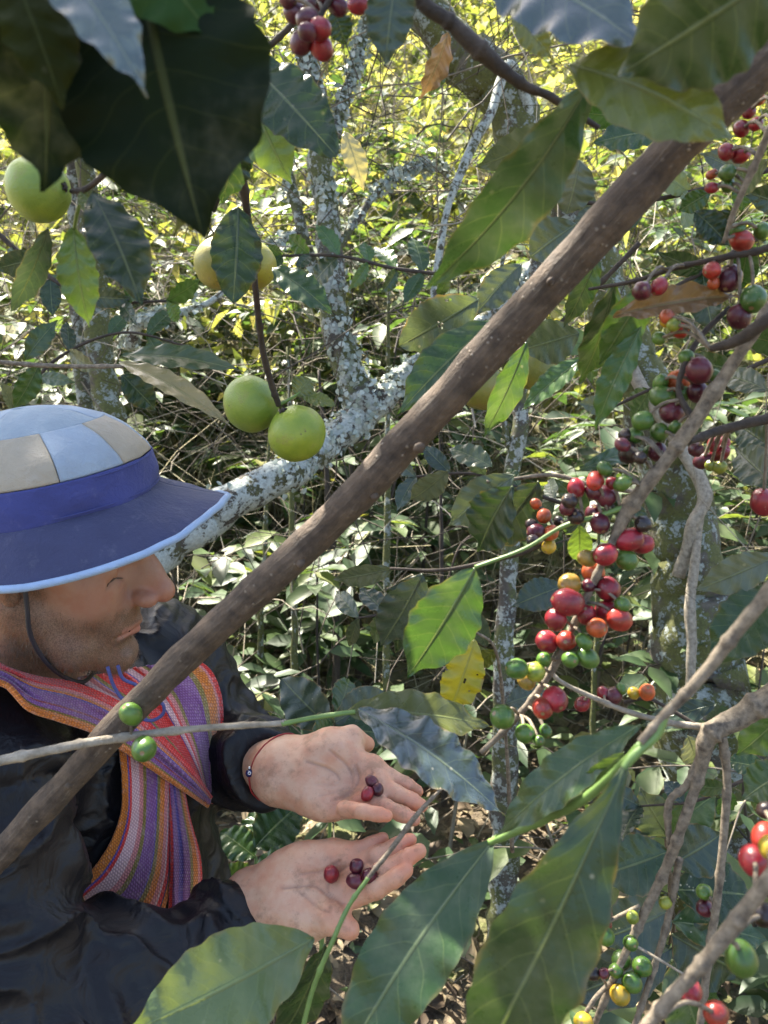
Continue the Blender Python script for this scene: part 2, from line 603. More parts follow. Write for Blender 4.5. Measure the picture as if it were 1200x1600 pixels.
M['twig_pale'] = mat_bark('pale_twig_bark', (0.16, 0.13, 0.09), (0.42, 0.37, 0.29), scale=2.5)


# ---------------------------------------------------------------- plant helpers
LEAFCOL = {
    'dark': (0.016, 0.034, 0.012), 'mid': (0.028, 0.060, 0.017), 'green': (0.042, 0.092, 0.022),
    'bright': (0.085, 0.145, 0.030), 'pale': (0.105, 0.140, 0.055), 'grey': (0.065, 0.085, 0.055),
    'olive': (0.085, 0.100, 0.022), 'yellow': (0.33, 0.29, 0.02), 'brown': (0.19, 0.115, 0.062), 'tan': (0.34, 0.30, 0.14),
    'blue': (0.032, 0.052, 0.038),
}


def leaf_mesh(name, base, tip, width, normal, bend=0.12, fold=0.25, wave=0.05, twist=0.0, side=0.0, nu=36, nv=10, seed=0, pet=None, shape='coffee', quilt=0.004, hole=0.0):
    """a leaf blade between two points; bend curves it away from its normal, side bows it within its plane"""
    rs = np.random.default_rng(seed + 1000)
    base = np.asarray(base, float); tip = np.asarray(tip, float)
    L = np.linalg.norm(tip - base); X = (tip - base) / L
    N = nrm(normal - X * np.dot(normal, X)); Y = np.cross(N, X)
    t = np.linspace(0, 1, nu + 1); v = np.linspace(-1, 1, nv + 1)
    if shape == 'coffee':
        w = np.sin(np.pi * t ** 0.92) ** 0.85 * (1 - smoothstep(0.72, 1.02, t) * 0.55)
    elif shape == 'citrus':
        w = np.sin(np.pi * np.clip(t, 0, 1)) ** 0.62 * (0.8 + 0.2 * np.sin(np.pi * t))
    elif shape == 'late':
        w = np.sin(np.pi * t ** 1.3) ** 0.9
    elif shape == 'lance':
        w = np.sin(np.pi * t ** 0.75) ** 1.1
    else:
        w = np.sin(np.pi * t ** 1.1) ** 0.7
    w = w / w.max()
    w = np.maximum(w, 0.012 + 0.0 * t)
    T_, V_ = np.meshgrid(t, v, indexing='ij')
    W_ = np.repeat(w[:, None], nv + 1, 1) * width * 0.5
    ph = rs.uniform(0, 6.28, 4)
    fr = rs.uniform(4.2, 6.2)
    # edges: irregular outline
    edge = 1 + 0.030 * np.sin(2 * np.pi * fr * T_ * 1.7 + ph[0] + np.sign(V_) * 1.3) * np.abs(V_) ** 2 + 0.012 * np.sin(2 * np.pi * 9.3 * T_ + ph[1] + V_)
    y = V_ * W_ * edge
    z = -bend * L * (4 * (T_ - 0.5) ** 2 - 1) * 0.5
    z = z + fold * np.abs(y) * (1 - 0.4 * np.abs(V_))
    z = z + wave * width * np.abs(V_) ** 1.6 * np.sin(2 * np.pi * fr * T_ + ph[2] + np.sign(V_) * ph[3])
    vc = T_ * 8 - np.abs(V_) ** 1.25 * 1.3 + rs.uniform(-.3, .3)
    z = z + quilt * width * np.cos(2 * np.pi * vc) * np.abs(V_) ** 0.6 * (1 - np.abs(V_) ** 4) * np.sin(np.pi * T_) ** 0.5
    if twist:
        a = twist * (T_ - 0.3)
        y, z = y * np.cos(a) - z * np.sin(a) * 0, z + y * np.sin(a)
    x = T_ * L
    y = y + side * L * np.sin(np.pi * T_) * 0.5
    V = base + x[..., None] * X + y[..., None] * Y + z[..., None] * N
    V = V.reshape(-1, 3)
    i = np.arange(nu)[:, None] * (nv + 1); j = np.arange(nv)[None]
    Q = np.stack([i + j, i + j + 1, i + nv + 2 + j, i + nv + 1 + j], -1).reshape(-1, 4)
    if hole > 0:     # insect-eaten holes
        keep = np.ones(len(Q), bool)
        cen = V[Q].mean(1)
        for k in range(int(hole)):
            c = cen[rs.integers(len(cen))]
            keep &= np.linalg.norm(cen - c, axis=1) > width * rs.uniform(0.03, 0.07)
        Q = Q[keep]
    uv = np.stack([T_.ravel(), (V_.ravel() + 1) / 2], -1)
    # midrib and petiole as one thin tube just below the blade
    mid = V.reshape(nu + 1, nv + 1, 3)[:, nv // 2] - N * width * 0.012
    path = mid[: int(nu * 0.93)]
    rad = np.linspace(width * 0.022, width * 0.006, len(path))
    if pet is not None:
        pet = np.asarray(pet, float).reshape(-1, 3)
        pp = catmull(np.vstack([pet, path[0]]), 5 * len(pet) + 1)[:-1]
        path = np.vstack([pp, path]); rad = np.concatenate([np.full(len(pp), width * 0.026), rad])
    tv, tf, tu = tube_arrays(path, rad, 5)
    tu = np.stack([np.full(len(tv), 0.5), np.full(len(tv), 0.5)], -1)
    V, fs, uv = merge_arrays([(V, [Q], uv), (tv, tf, tu)])
    return make_mesh(name, V, fs, True, uv)


_seed = [0]


def leaf(parent, b, tp, wpx, col='mid', roll=0.0, mat='leaf', name='leaf', flecks=0.35, pet=None, tint=1.0, label=None, **kw):
    """b, tp = (px, py, depth) of base and tip; wpx = blade width in photo pixels; roll turns the blade about its axis"""
    _seed[0] += 1
    B, T = P(*b), P(*tp)
    dm = (b[2] + tp[2]) / 2
    X = nrm(T - B)
    c = (B + T) / 2
    N = CAM - c
    N = nrm(N - X * np.dot(N, X))
    Y = np.cross(N, X)
    a = math.radians(roll)
    N = N * math.cos(a) + Y * math.sin(a)
    width = wpx / F * dm / max(math.cos(a), 0.35)
    o = org(parent)
    pp = None if pet is None else np.array([P(*q) for q in pet]) - o
    me = leaf_mesh(name, B - o, T - o, width, N, seed=_seed[0], pet=pp, **kw)
    cc = LEAFCOL[col] if isinstance(col, str) else col
    rs = np.random.default_rng(_seed[0])
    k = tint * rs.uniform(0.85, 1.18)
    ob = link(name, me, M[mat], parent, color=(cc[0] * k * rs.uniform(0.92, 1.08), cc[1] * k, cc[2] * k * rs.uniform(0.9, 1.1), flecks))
    if label:
        ob['label'] = label
    return ob


def twig_path(pts, n=None, jitter=0.0, seed=0):
    """pts: (px, py, depth, width px) -> world path and radii"""
    pts = np.asarray(pts, float)
    n = n or max(8, int(6 * len(pts)))
    c = catmull(pts, n)
    path = np.array([P(q[0], q[1], q[2]) for q in c])
    rad = np.maximum(c[:, 3], 0.5) / 2 / F * c[:, 2]
    if jitter:
        path = path + np.stack([vnoise(path, 18, seed + k) for k in range(3)], -1) * (rad * jitter)[:, None]
    return path, rad


def stem(parent, pts, mat, name='stem', sides=10, lump=0.10, lump_scale=60, n=None, jitter=0.4, nodes=0, seed=None):
    _seed[0] += 1
    sd = _seed[0] if seed is None else seed
    path, rad = twig_path(pts, n, jitter, sd)
    if nodes:       # swollen leaf joints along the twig
        L = np.linspace(0, 1, len(path))
        for k in range(nodes):
            c = (k + 0.5) / nodes + 0.2 / nodes * math.sin(k * 5.1 + sd)
            rad = rad * (1 + 0.30 * np.exp(-((L - c) * len(path) / 0.9) ** 2))
    V, fs, uv = tube_arrays(path - org(parent), rad, sides, lump, lump_scale, sd)
    V, fs, uv = merge_arrays([(V, fs, uv)])
    return link(name, make_mesh(name, V, fs, True, uv), mat, parent)
# ---------------------------------------------------------------- ground and hillside
def terrain(x, y):
    x = np.asarray(x, float); y = np.asarray(y, float)
    s = np.maximum(y - 2.6, 0)
    z = 0.46 * (np.sqrt(s * s + 0.6) - math.sqrt(0.6))
    p = np.stack([x.ravel(), y.ravel(), 0 * x.ravel()], -1)
    return z + (0.10 * fbm(p, 0.6, 3, 3) * (0.35 + np.clip(y.ravel() / 6, 0, 1)) + 0.015 * fbm(p, 6, 9, 2)).reshape(x.shape) - 0.02


def mat_ground():
    t = NT('forest_floor')
    g = t.geo()
    a = t.noise(g, 3.0, 5, 0.65); b = t.noise(g, 26, 5, 0.7); c2 = t.noise(g, 110, 3)
    c = t.ramp(b, [(0.28, (0.035, 0.026, 0.018)), (0.5, (0.10, 0.075, 0.048)), (0.75, (0.20, 0.16, 0.10))])
    c = t.mix(t.step(a, 0.5, 0.68), c, (0.10, 0.11, 0.035))
    sy = t.n('SeparateXYZ'); t.put(sy.inputs[0], g)
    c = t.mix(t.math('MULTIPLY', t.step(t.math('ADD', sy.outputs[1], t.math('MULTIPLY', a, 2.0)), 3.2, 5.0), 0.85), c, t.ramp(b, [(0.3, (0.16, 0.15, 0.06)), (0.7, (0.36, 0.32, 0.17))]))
    return t.done(t.pbsdf(Base_Color=c, Roughness=0.95, Normal=t.bump(t.math('ADD', b, t.math('MULTIPLY', c2, 0.5)), 0.8, 0.02)))


gx = np.concatenate([np.linspace(-60, -6, 28), np.linspace(-5.7, 5.7, 96), np.linspace(6, 60, 28)])
gy = np.concatenate([np.linspace(-60, -2, 24), np.linspace(-1.8, 9, 110), np.linspace(9.4, 60, 40)])
GX, GY = np.meshgrid(gx, gy, indexing='ij')
GZ = terrain(GX, GY)
nx, ny = GX.shape
ii = np.arange(nx - 1)[:, None] * ny; jj = np.arange(ny - 1)[None]
GQ = np.stack([ii + jj, ii + ny + jj, ii + ny + jj + 1, ii + jj + 1], -1).reshape(-1, 4)
ground = link('ground', make_mesh('ground', np.stack([GX, GY, GZ], -1).reshape(-1, 3), GQ), mat_ground(), kind='structure')

# ---------------------------------------------------------------- massed leaves
T_HI = (np.array([[0, 0, 0], [.34, 0, -.03], [.68, 0, -.05], [1, 0, -.16], [.30, .5, .05], [.66, .40, .01], [.30, -.5, .05], [.66, -.40, .01]]),
        np.array([[0, 1, 4], [2, 3, 5], [0, 6, 1], [2, 7, 3]]), np.array([[1, 2, 5, 4], [1, 6, 7, 2]]))
T_LO = (np.array([[0, 0, 0], [.45, .5, .08], [1, 0, -.08], [.45, -.5, .08]]), np.array([[0, 2, 1], [0, 3, 2]]), None)
T_CURL = (np.array([[0, 0, 0], [.34, 0, .10], [.68, 0, .10], [1, 0, 0], [.30, .5, .22], [.66, .40, .26], [.30, -.5, .16], [.66, -.40, .2]]),
          np.array([[0, 1, 4], [2, 3, 5], [0, 6, 1], [2, 7, 3]]), np.array([[1, 2, 5, 4], [1, 6, 7, 2]]))


def mass(name, pos, d, up, L, W, tpl, mat, parent=None, rnd=None, kind='stuff', loc=None):
    pos = np.asarray(pos, float); n = len(pos)
    X = nrm(d); Nn = nrm(up - X * (up * X).sum(1, keepdims=True)); Y = np.cross(Nn, X)
    tv, tt, tq = tpl
    V = pos[:, None] + tv[None, :, 0, None] * (X * np.asarray(L).reshape(-1, 1))[:, None] + tv[None, :, 1, None] * (Y * np.asarray(W).reshape(-1, 1))[:, None] \
        + tv[None, :, 2, None] * (Nn * np.asarray(L).reshape(-1, 1))[:, None]
    k = len(tv); off = (np.arange(n) * k)[:, None, None]
    fs = [(tt[None] + off).reshape(-1, 3)]
    if tq is not None: fs.insert(0, (tq[None] + off).reshape(-1, 4))
    r = rng.random(n) if rnd is None else rnd
    V = V.reshape(-1, 3)
    if loc is not None: V = V - np.asarray(loc)
    me = make_mesh(name, V, fs, True, attrs={'rnd': np.repeat(r, k)})
    return link(name, me, mat, parent, kind=kind)


def mass_tubes(name, paths, rads, sides, mat, parent=None, kind='stuff', loc=None, rnd=None):
    """many thin polylines (n, k, 3) with radii (n, k)"""
    n, k, _ = paths.shape
    T = nrm(np.gradient(paths, axis=1))
    ref = nrm(rng.normal(size=(n, 1, 3)))
    N = nrm(np.cross(T, ref)); B = np.cross(T, N)
    a = np.linspace(0, 2 * math.pi, sides, endpoint=False)
    V = paths[:, :, None] + (N[:, :, None] * np.cos(a)[None, None, :, None] + B[:, :, None] * np.sin(a)[None, None, :, None]) * rads[:, :, None, None]
    idx = np.arange(n * k * sides).reshape(n, k, sides)
    A, Bq = idx[:, :-1], idx[:, 1:]
    Q = np.stack([A, np.roll(A, -1, 2), np.roll(Bq, -1, 2), Bq], -1).reshape(-1, 4)
    V = V.reshape(-1, 3)
    if loc is not None: V = V - np.asarray(loc)
    r = rng.random(n) if rnd is None else rnd
    return link(name, make_mesh(name, V, Q, True, attrs={'rnd': np.repeat(r, k * sides)}), mat, parent, kind=kind)


def mat_twigs(name, stops):
    t = NT(name)
    c = t.ramp(t.attr('rnd'), stops)
    n = t.noise(t.geo(), 90, 3)
    c = t.mix(n, c, t.mix(1.0, c, (0.45, 0.45, 0.45), 'MULTIPLY'))
    return t.done(t.pbsdf(Base_Color=c, Roughness=0.85))


M['under'] = mat_mass('undergrowth_leaf', [(0.0, (0.028, 0.058, 0.024)), (0.4, (0.048, 0.090, 0.034)), (0.75, (0.080, 0.125, 0.045)), (0.95, (0.13, 0.17, 0.045)), (1.0, (0.20, 0.20, 0.06))], 0.50, 0.42)
M['hill'] = mat_mass('hillside_leaf', [(0.0, (0.07, 0.10, 0.035)), (0.4, (0.14, 0.17, 0.055)), (0.75, (0.24, 0.25, 0.10)), (1.0, (0.40, 0.37, 0.20))], 0.75, 0.5)  # pale tones: haze over the slope put into the leaf colours
M['crown'] = mat_mass('shade_canopy_leaf', [(0.0, (0.03, 0.065, 0.02)), (1.0, (0.08, 0.13, 0.03))], 0.45, 0.25)
M['litter'] = mat_mass('dry_leaf', [(0.0, (0.045, 0.030, 0.020)), (0.35, (0.11, 0.075, 0.045)), (0.7, (0.20, 0.145, 0.085)), (0.93, (0.32, 0.25, 0.15)), (1.0, (0.10, 0.13, 0.04))], 0.75, 0.12, (1.4, 1.2, 0.8))
M['twigs'] = mat_twigs('fine_twigs', [(0.0, (0.03, 0.022, 0.016)), (0.55, (0.10, 0.08, 0.055)), (0.75, (0.26, 0.22, 0.16)), (1.0, (0.48, 0.43, 0.33))])
M['stalks'] = mat_twigs('dry_stalks', [(0.0, (0.16, 0.14, 0.07)), (0.5, (0.36, 0.32, 0.18)), (1.0, (0.62, 0.56, 0.38))])

# hillside: sunlit small foliage and pale dry stalks, beyond five metres
def hill_points(n, y0, y1, spread=0.62, pad=1.6, power=0.8):
    y = y0 + (y1 - y0) * rng.random(n) ** power
    x = (rng.random(n) * 2 - 1) * (y * spread + pad)
    return x, y


nh = 46000
hx, hy = hill_points(nh, 3.7, 17)
cl = vnoise(np.stack([hx, hy, 0 * hx], -1), 1.3, 5) * 0.5 + 0.5
hh = rng.random(nh) ** 0.75 * (0.45 + 1.5 * cl)
hp = np.stack([hx, hy, terrain(hx, hy) + hh], -1)
hd = rng.normal(size=(nh, 3)); hd[:, 2] -= 0.4
hn = rng.normal(size=(nh, 3)) * 0.5 + np.array([0, -0.2, 1.0])
hL = rng.uniform(0.07, 0.18, nh) * (0.75 + hy / 16)
mass('hillside_foliage', hp, hd, hn, hL, hL * rng.uniform(0.4, 0.6, nh), T_LO, M['hill'])
ns = 17000
sx_, sy_ = hill_points(ns, 2.9, 13)
sz_ = terrain(sx_, sy_)
dirs = nrm(np.stack([rng.normal(0, .45, ns), rng.normal(0, .35, ns), rng.uniform(.4, 1.2, ns)], -1))
ln = rng.uniform(0.4, 1.7, ns)
tt_ = np.linspace(0, 1, 5)
sp_ = np.stack([sx_, sy_, sz_], -1)[:, None] + dirs[:, None] * (ln[:, None] * tt_)[..., None]
bend = rng.normal(0, 0.32, (ns, 1, 3)) * (tt_ ** 2)[None, :, None]
bend[..., 2] = -np.abs(bend[..., 2])
mass_tubes('dry_grass_stalks', sp_ + bend * ln[:, None, None], np.repeat((rng.uniform(.0014, .0038, ns))[:, None], 5, 1) * (1 - 0.6 * tt_), 3, M['stalks'])

# undergrowth: leggy coffee seedlings, opposite leaf pairs on arching side shoots
UL = dict(p=[], d=[], n=[], L=[], W=[])
UT = []          # stems as 6-point polylines with radii


def add_stem(a, b, r0, r1, sag=0.0):
    t = np.linspace(0, 1, 6)[:, None]
    p = a + (b - a) * t
    p = p + np.array([0, 0, sag]) * (4 * t * (1 - t)) + rng.normal(0, 0.006, (6, 3)) * t
    UT.append((p, np.linspace(r0, r1, 6)))
    return p


def seedling(x, y, h, s=1.0):
    z = float(terrain(np.array([x]), np.array([y]))[0])
    top = np.array([x + rng.normal(0, .12), y + rng.normal(0, .12), z + h])
    main = add_stem(np.array([x, y, z]), top, 0.006 * s + 0.002 * h, 0.003, 0)
    k = int(3 + h * 5)
    for q in range(k):
        f = 0.25 + 0.75 * (q + rng.random()) / k
        c = main[0] + (main[-1] - main[0]) * f
        az = rng.random() * 6.28
        for sgn in (0, math.pi):
            if rng.random() < 0.18: continue
            a = az + sgn + rng.normal(0, .2)
            ln_ = rng.uniform(0.12, 0.5) * (1.15 - 0.6 * f) * s + 0.06
            e = c + np.array([math.cos(a) * ln_, math.sin(a) * ln_, rng.uniform(-.05, .16) * ln_ * 3])
            sh = add_stem(c, e, 0.0028, 0.0015, rng.uniform(0, .05))
            m = 1 + int(ln_ / 0.085)
            for w in range(m):
                g = (w + 1) / m
                bp = sh[int(round(g * 5))]
                ax = nrm(e - c)
                sd = np.array([-ax[1], ax[0], 0])
                for ss in (-1, 1):
                    if rng.random() < 0.12: continue
                    dd = ax * rng.uniform(.3, .9) + sd * ss * rng.uniform(.6, 1.1) + np.array([0, 0, rng.uniform(-.55, .15)])
                    if g > 0.99 and ss == 1: dd = ax + np.array([0, 0, rng.uniform(-.5, .1)])
                    UL['p'].append(bp); UL['d'].append(dd)
                    UL['n'].append(np.array([rng.normal(0, .22), rng.normal(0, .22) - 0.12, 1.0]))
                    l = rng.uniform(.075, .15) * s
                    UL['L'].append(l); UL['W'].append(l * rng.uniform(.36, .46))


for k in range(165):
    y = 2.1 + 4.6 * random.random() ** 0.75
    x = random.uniform(-1, 1) * (0.62 * y + 0.8)
    if y < 2.5 and abs(x) < 0.15: continue
    seedling(x, y, random.uniform(0.45, 1.25) * (0.85 + 0.12 * y) * (0.6 if y < 2.8 else 1), random.uniform(0.65, 0.9) if y < 2.8 else random.uniform(1.0, 1.35))
for x, y, h in ((-1.05, 1.55, 1.0), (0.55, 1.75, 0.55), (0.95, 1.6, 0.7), (1.25, 1.9, 1.0), (0.2, 2.1, 0.6), (-0.2, 2.2, 0.85), (1.0, 2.2, 1.2), (-0.55, 2.3, 1.0), (0.8, 1.25, 0.35), (0.5, 1.3, 0.25)):
    seedling(x, y, h)
A_ = {k: np.array(v) for k, v in UL.items()}
mass('undergrowth_leaves', A_['p'], A_['d'], A_['n'], A_['L'], A_['W'], T_HI, M['under'])
UTp = np.array([p for p, r in UT]); UTr = np.array([r for p, r in UT])
mass_tubes('undergrowth_stems', UTp, UTr, 4, M['twigs'], rnd=rng.random(len(UTp)) * 0.8)

# a tangle of bare twigs and vines hanging between the trees
nt = 2400
c0 = np.stack([rng.uniform(-2.6, 2.6, nt), rng.uniform(1.9, 5.0, nt), rng.uniform(0.5, 2.9, nt)], -1)
c0[:, 0] *= (0.35 + c0[:, 1] / 5); c0[:, 2] += np.maximum(c0[:, 1] - 3, 0) * 0.4
dv = nrm(np.stack([rng.normal(0, 1, nt), rng.normal(0, .6, nt), rng.normal(0.15, .65, nt)], -1))
tl = rng.uniform(.25, 1.1, nt); t7 = np.linspace(0, 1, 8)
pth = c0[:, None] + dv[:, None] * (tl[:, None] * t7)[..., None]
pth = pth + (np.cumsum(rng.normal(0, .035, (nt, 8, 3)), 1)) * tl[:, None, None] + np.array([0, 0, 1]) * (rng.normal(0, .12, (nt, 1)) * 4 * t7 * (1 - t7))[..., None]
mass_tubes('bare_twig_tangle', pth, (rng.uniform(.0009, .0028, nt)[:, None] * (1 - .6 * t7)), 4, M['twigs'])

# leaf litter and low herbs on the forest floor
nl = 9000
lx = rng.uniform(-2.2, 2.4, nl); ly = rng.uniform(0.5, 4.5, nl)
lp = np.stack([lx, ly, terrain(lx, ly) + rng.uniform(0.0, 0.035, nl)], -1)
ld = rng.normal(size=(nl, 3)); ld[:, 2] *= 0.25
lnn = rng.normal(size=(nl, 3)) * 0.45 + np.array([0, 0, 1.0])
lL = rng.uniform(.025, .10, nl)
mass('leaf_litter', lp, ld, lnn, lL, lL * rng.uniform(.3, .55, nl), T_CURL, M['litter'])
nl = 2600
lx = rng.uniform(-2, 2.2, nl); ly = rng.uniform(0.6, 4.2, nl)
kk = vnoise(np.stack([lx, ly, 0 * lx], -1), 2.2, 21) > -0.1
lx, ly = lx[kk], ly[kk]; nl = len(lx)
lp = np.stack([lx, ly, terrain(lx, ly) + rng.uniform(0.01, 0.16, nl)], -1)
ld = rng.normal(size=(nl, 3)); ld[:, 2] = np.abs(ld[:, 2]) * .4
lL = rng.uniform(.02, .06, nl)
mass('low_herbs', lp, ld, rng.normal(size=(nl, 3)) * .35 + np.array([0, 0, 1.0]), lL, lL * .55, T_HI, M['under'], rnd=0.4 + 0.55 * rng.random(nl))
nst = 1600
lx = rng.uniform(-2, 2.2, nst); ly = rng.uniform(0.6, 4.2, nst)
q0 = np.stack([lx, ly, terrain(lx, ly) + 0.015], -1)
dv = nrm(np.stack([rng.normal(size=nst), rng.normal(size=nst), rng.normal(0, .12, nst)], -1))
pth = q0[:, None] + dv[:, None] * (rng.uniform(.05, .35, nst)[:, None] * np.linspace(0, 1, 5))[..., None] + rng.normal(0, .006, (nst, 5, 3))
mass_tubes('fallen_twigs', pth, np.repeat(rng.uniform(.001, .003, nst)[:, None], 5, 1), 4, M['twigs'])


# ---------------------------------------------------------------- trees that stand out behind the man
def tree(name, label, base_px, limbs, mat, cat='tree', lump=0.16):
    t = thing(name, label, cat, P(*base_px[:3]))
    for k, (nm, pts, m) in enumerate(limbs):
        stem(t, pts, M[m or mat], nm, sides=14, lump=lump, lump_scale=22, n=max(16, 7 * len(pts)), jitter=0.35)
    return t


lichen_tree = tree('lichen_tree', 'grey tree covered in pale lichen, slanting up behind the two green citrus fruits', (60, 1560, 1.95), [
    ('trunk', [(60, 1560, 1.95, 96), (110, 1150, 1.8, 84), (180, 960, 1.72, 74), (250, 875, 1.75, 68), (340, 800, 1.8, 60), (430, 745, 1.85, 54), (520, 690, 1.95, 50), (578, 640, 2.0, 54)], 'bark_lichen_heavy'),
    ('limb', [(578, 645, 2.0, 58), (553, 600, 2.0, 50), (530, 520, 2.0, 42), (516, 420, 2.0, 40), (508, 330, 2.0, 38), (500, 240, 2.0, 38), (487, 130, 2.02, 33), (470, 30, 2.05, 30), (440, -120, 2.1, 28), (420, -600, 2.3, 24), (380, -1000, 2.4, 15)], 'bark_lichen'),
    ('limb', [(572, 645, 2.0, 46), (612, 605, 2.0, 38), (640, 580, 2.02, 34), (668, 556, 2.06, 24), (720, 520, 2.12, 18), (790, 470, 2.2, 14), (850, 380, 2.3, 9)], 'bark_lichen_heavy'),
    ('limb', [(535, 560, 2.0, 16), (500, 450, 2.04, 17), (470, 350, 2.06, 18), (445, 250, 2.1, 17), (405, 130, 2.12, 16), (365, 20, 2.15, 15), (330, -150, 2.2, 14)], 'bark_lichen'),
    ('limb', [(505, 260, 2.0, 20), (530, 180, 2.05, 18), (556, 100, 2.1, 17), (575, 20, 2.15, 15), (590, -120, 2.2, 14)], 'bark_lichen'),
    ('limb', [(520, 400, 2.0, 14), (590, 300, 2.05, 9), (650, 262, 2.1, 8), (700, 270, 2.15, 6)], 'bark_lichen'),
    ('limb', [(470, 360, 2.06, 12), (400, 400, 1.95, 9), (330, 470, 1.9, 10), (230, 500, 1.9, 16), (200, 540, 1.95, 18)], 'bark_lichen_heavy'),
], 'bark_lichen')
# crusts of leafy lichen standing proud of the slanting trunk and its forks
lv, ln2 = [], []
for ch in lichen_tree.children:
    if ch.name.startswith('trunk') or ch.name.startswith('limb'):
        me_ = ch.data; c_ = np.empty(len(me_.vertices) * 3, np.float32); n_ = c_.copy()
        me_.vertices.foreach_get('co', c_); me_.vertices.foreach_get('normal', n_)
        lv.append(c_.reshape(-1, 3)); ln2.append(n_.reshape(-1, 3))
lv = np.vstack(lv); ln2 = np.vstack(ln2)
k_ = rng.integers(0, len(lv), 9000)
p_ = lv[k_] + rng.normal(0, .008, (9000, 3)); n_ = ln2[k_]
ok_ = (vnoise(p_, 9, 31) + .5 * vnoise(p_, 22, 32) + .35 * n_[:, 2] - .1 * n_[:, 1] > .12)
p_, n_ = p_[ok_], n_[ok_]
p_ = p_ - n_ * .002
mass('lichen', p_, np.cross(n_, rng.normal(size=p_.shape)), n_ + rng.normal(0, .45, p_.shape), rng.uniform(.008, .022, len(p_)), rng.uniform(.008, .018, len(p_)), T_CURL,
     mat_mass('lichen_flakes', [(0.0, (0.20, 0.23, 0.18)), (0.5, (0.36, 0.40, 0.35)), (1.0, (0.52, 0.55, 0.50))], 0.85, 0.1, (1, 1, 1)), lichen_tree)
# unseen crown added to it, set towards the sun to shade man and photographer
ncr = 11000
cc = np.array([0.0, 0.30, 1.3]) + sun_dir * 3.9
u = nrm(rng.normal(size=(ncr, 3))) * (rng.random(ncr) ** 0.45)[:, None]
cpos = cc + u * np.array([2.7, 2.1, 0.9])
gap = vnoise(cpos, 1.5, 41)
cpos = cpos[gap > -0.22]
shade_clump = P(232, 985, .98) + sun_dir * 3.4 + nrm(rng.normal(size=(420, 3))) * (rng.random((420, 1)) ** .4) * np.array([.42, .42, .3])  # unseen extra leaves, added to keep the sun off the far shoulder
cpos = np.vstack([cpos, shade_clump]); ncr = len(cpos)
mass('crown', cpos, rng.normal(size=(ncr, 3)), rng.normal(size=(ncr, 3)) * .6 + np.array([0, 0, 1.0]), rng.uniform(.10, .20, ncr), rng.uniform(.05, .09, ncr), T_HI, M['crown'], lichen_tree, loc=org(lichen_tree), kind=None)
top = P(380, -1000, 2.4)
cb = np.array([[top + (cc + nrm(rng.normal(size=3)) * np.array([2.2, 1.7, .5]) - top) * f + np.array([0, 0, .3]) * math.sin(f * 3) for f in np.linspace(0, 1, 8)] for k in range(16)])
mass_tubes('shade_crown_branches', cb, np.repeat(np.linspace(.022, .005, 8)[None], 16, 0), 6, M['bark_lichen'], lichen_tree, loc=org(lichen_tree), kind=None)

tree('twin_stem_tree', 'slim tree with two mossy stems rising behind the crown of the sun hat', (200, 1250, 2.6), [
    ('trunk', [(200, 1250, 2.6, 58), (190, 900, 2.45, 54), (176, 690, 2.4, 46), (165, 600, 2.4, 42), (150, 480, 2.4, 38), (142, 380, 2.4, 34), (132, 250, 2.4, 30), (118, 80, 2.4, 28), (100, -200, 2.4, 24)], 'bark_moss'),
    ('trunk', [(185, 1150, 2.6, 36), (160, 850, 2.5, 32), (138, 650, 2.5, 28), (124, 520, 2.5, 26), (118, 400, 2.5, 24), (112, 200, 2.5, 20), (90, -50, 2.5, 18)], 'bark_lichen'),
], 'bark_moss')
tree('mossy_tree', 'broad mossy tree behind the ripening coffee cherries, curving up to a thick limb', (1130, 1500, 2.4), [
    ('trunk', [(1130, 1500, 2.4, 190), (1110, 1250, 2.25, 165), (1092, 1050, 2.2, 140), (1075, 900, 2.2, 112), (1052, 780, 2.2, 100), (1020, 660, 2.2, 88), (980, 550, 2.2, 74), (940, 430, 2.25, 66), (880, 300, 2.25, 66), (820, 205, 2.2, 78), (760, 130, 2.2, 82), (690, 50, 2.2, 70), (610, -40, 2.2, 60), (480, -200, 2.2, 50)], None),
    ('limb', [(1060, 900, 2.1, 22), (1085, 820, 2.05, 20), (1098, 770, 2.05, 22), (1060, 690, 2.08, 20), (1010, 620, 2.1, 20), (985, 570, 2.14, 18)], 'twig_pale'),
    ('limb', [(1082, 1080, 2.05, 16), (1078, 950, 2.05, 17), (1090, 840, 2.05, 14), (1098, 780, 2.05, 14)], 'twig_pale'),
    ('limb', [(845, 240, 2.2, 22), (800, 100, 2.1, 14), (770, 170, 2.05, 16), (728, 245, 2.0, 15), (700, 330, 1.98, 12), (680, 430, 1.98, 11), (676, 480, 1.98, 9)], 'bark_lichen_heavy'),
], 'bark_moss', lump=0.2)
tree('slender_lichen_tree', 'slender upright stem blotched with white lichen, standing left of the main cherry cluster', (788, 1510, 2.15), [
    ('trunk', [(788, 1510, 2.15, 52), (788, 1340, 2.15, 46), (790, 1180, 2.05, 40), (788, 1050, 2.0, 34), (792, 920, 2.0, 28), (800, 780, 2.0, 26), (812, 650, 2.0, 24), (822, 540, 2.0, 22), (840, 380, 2.0, 16), (850, 200, 2.0, 10)], None),
    ('limb', [(795, 700, 2.0, 10), (770, 560, 1.98, 9), (776, 470, 1.98, 9), (790, 380, 1.98, 6)], None),
], 'bark_lichen')

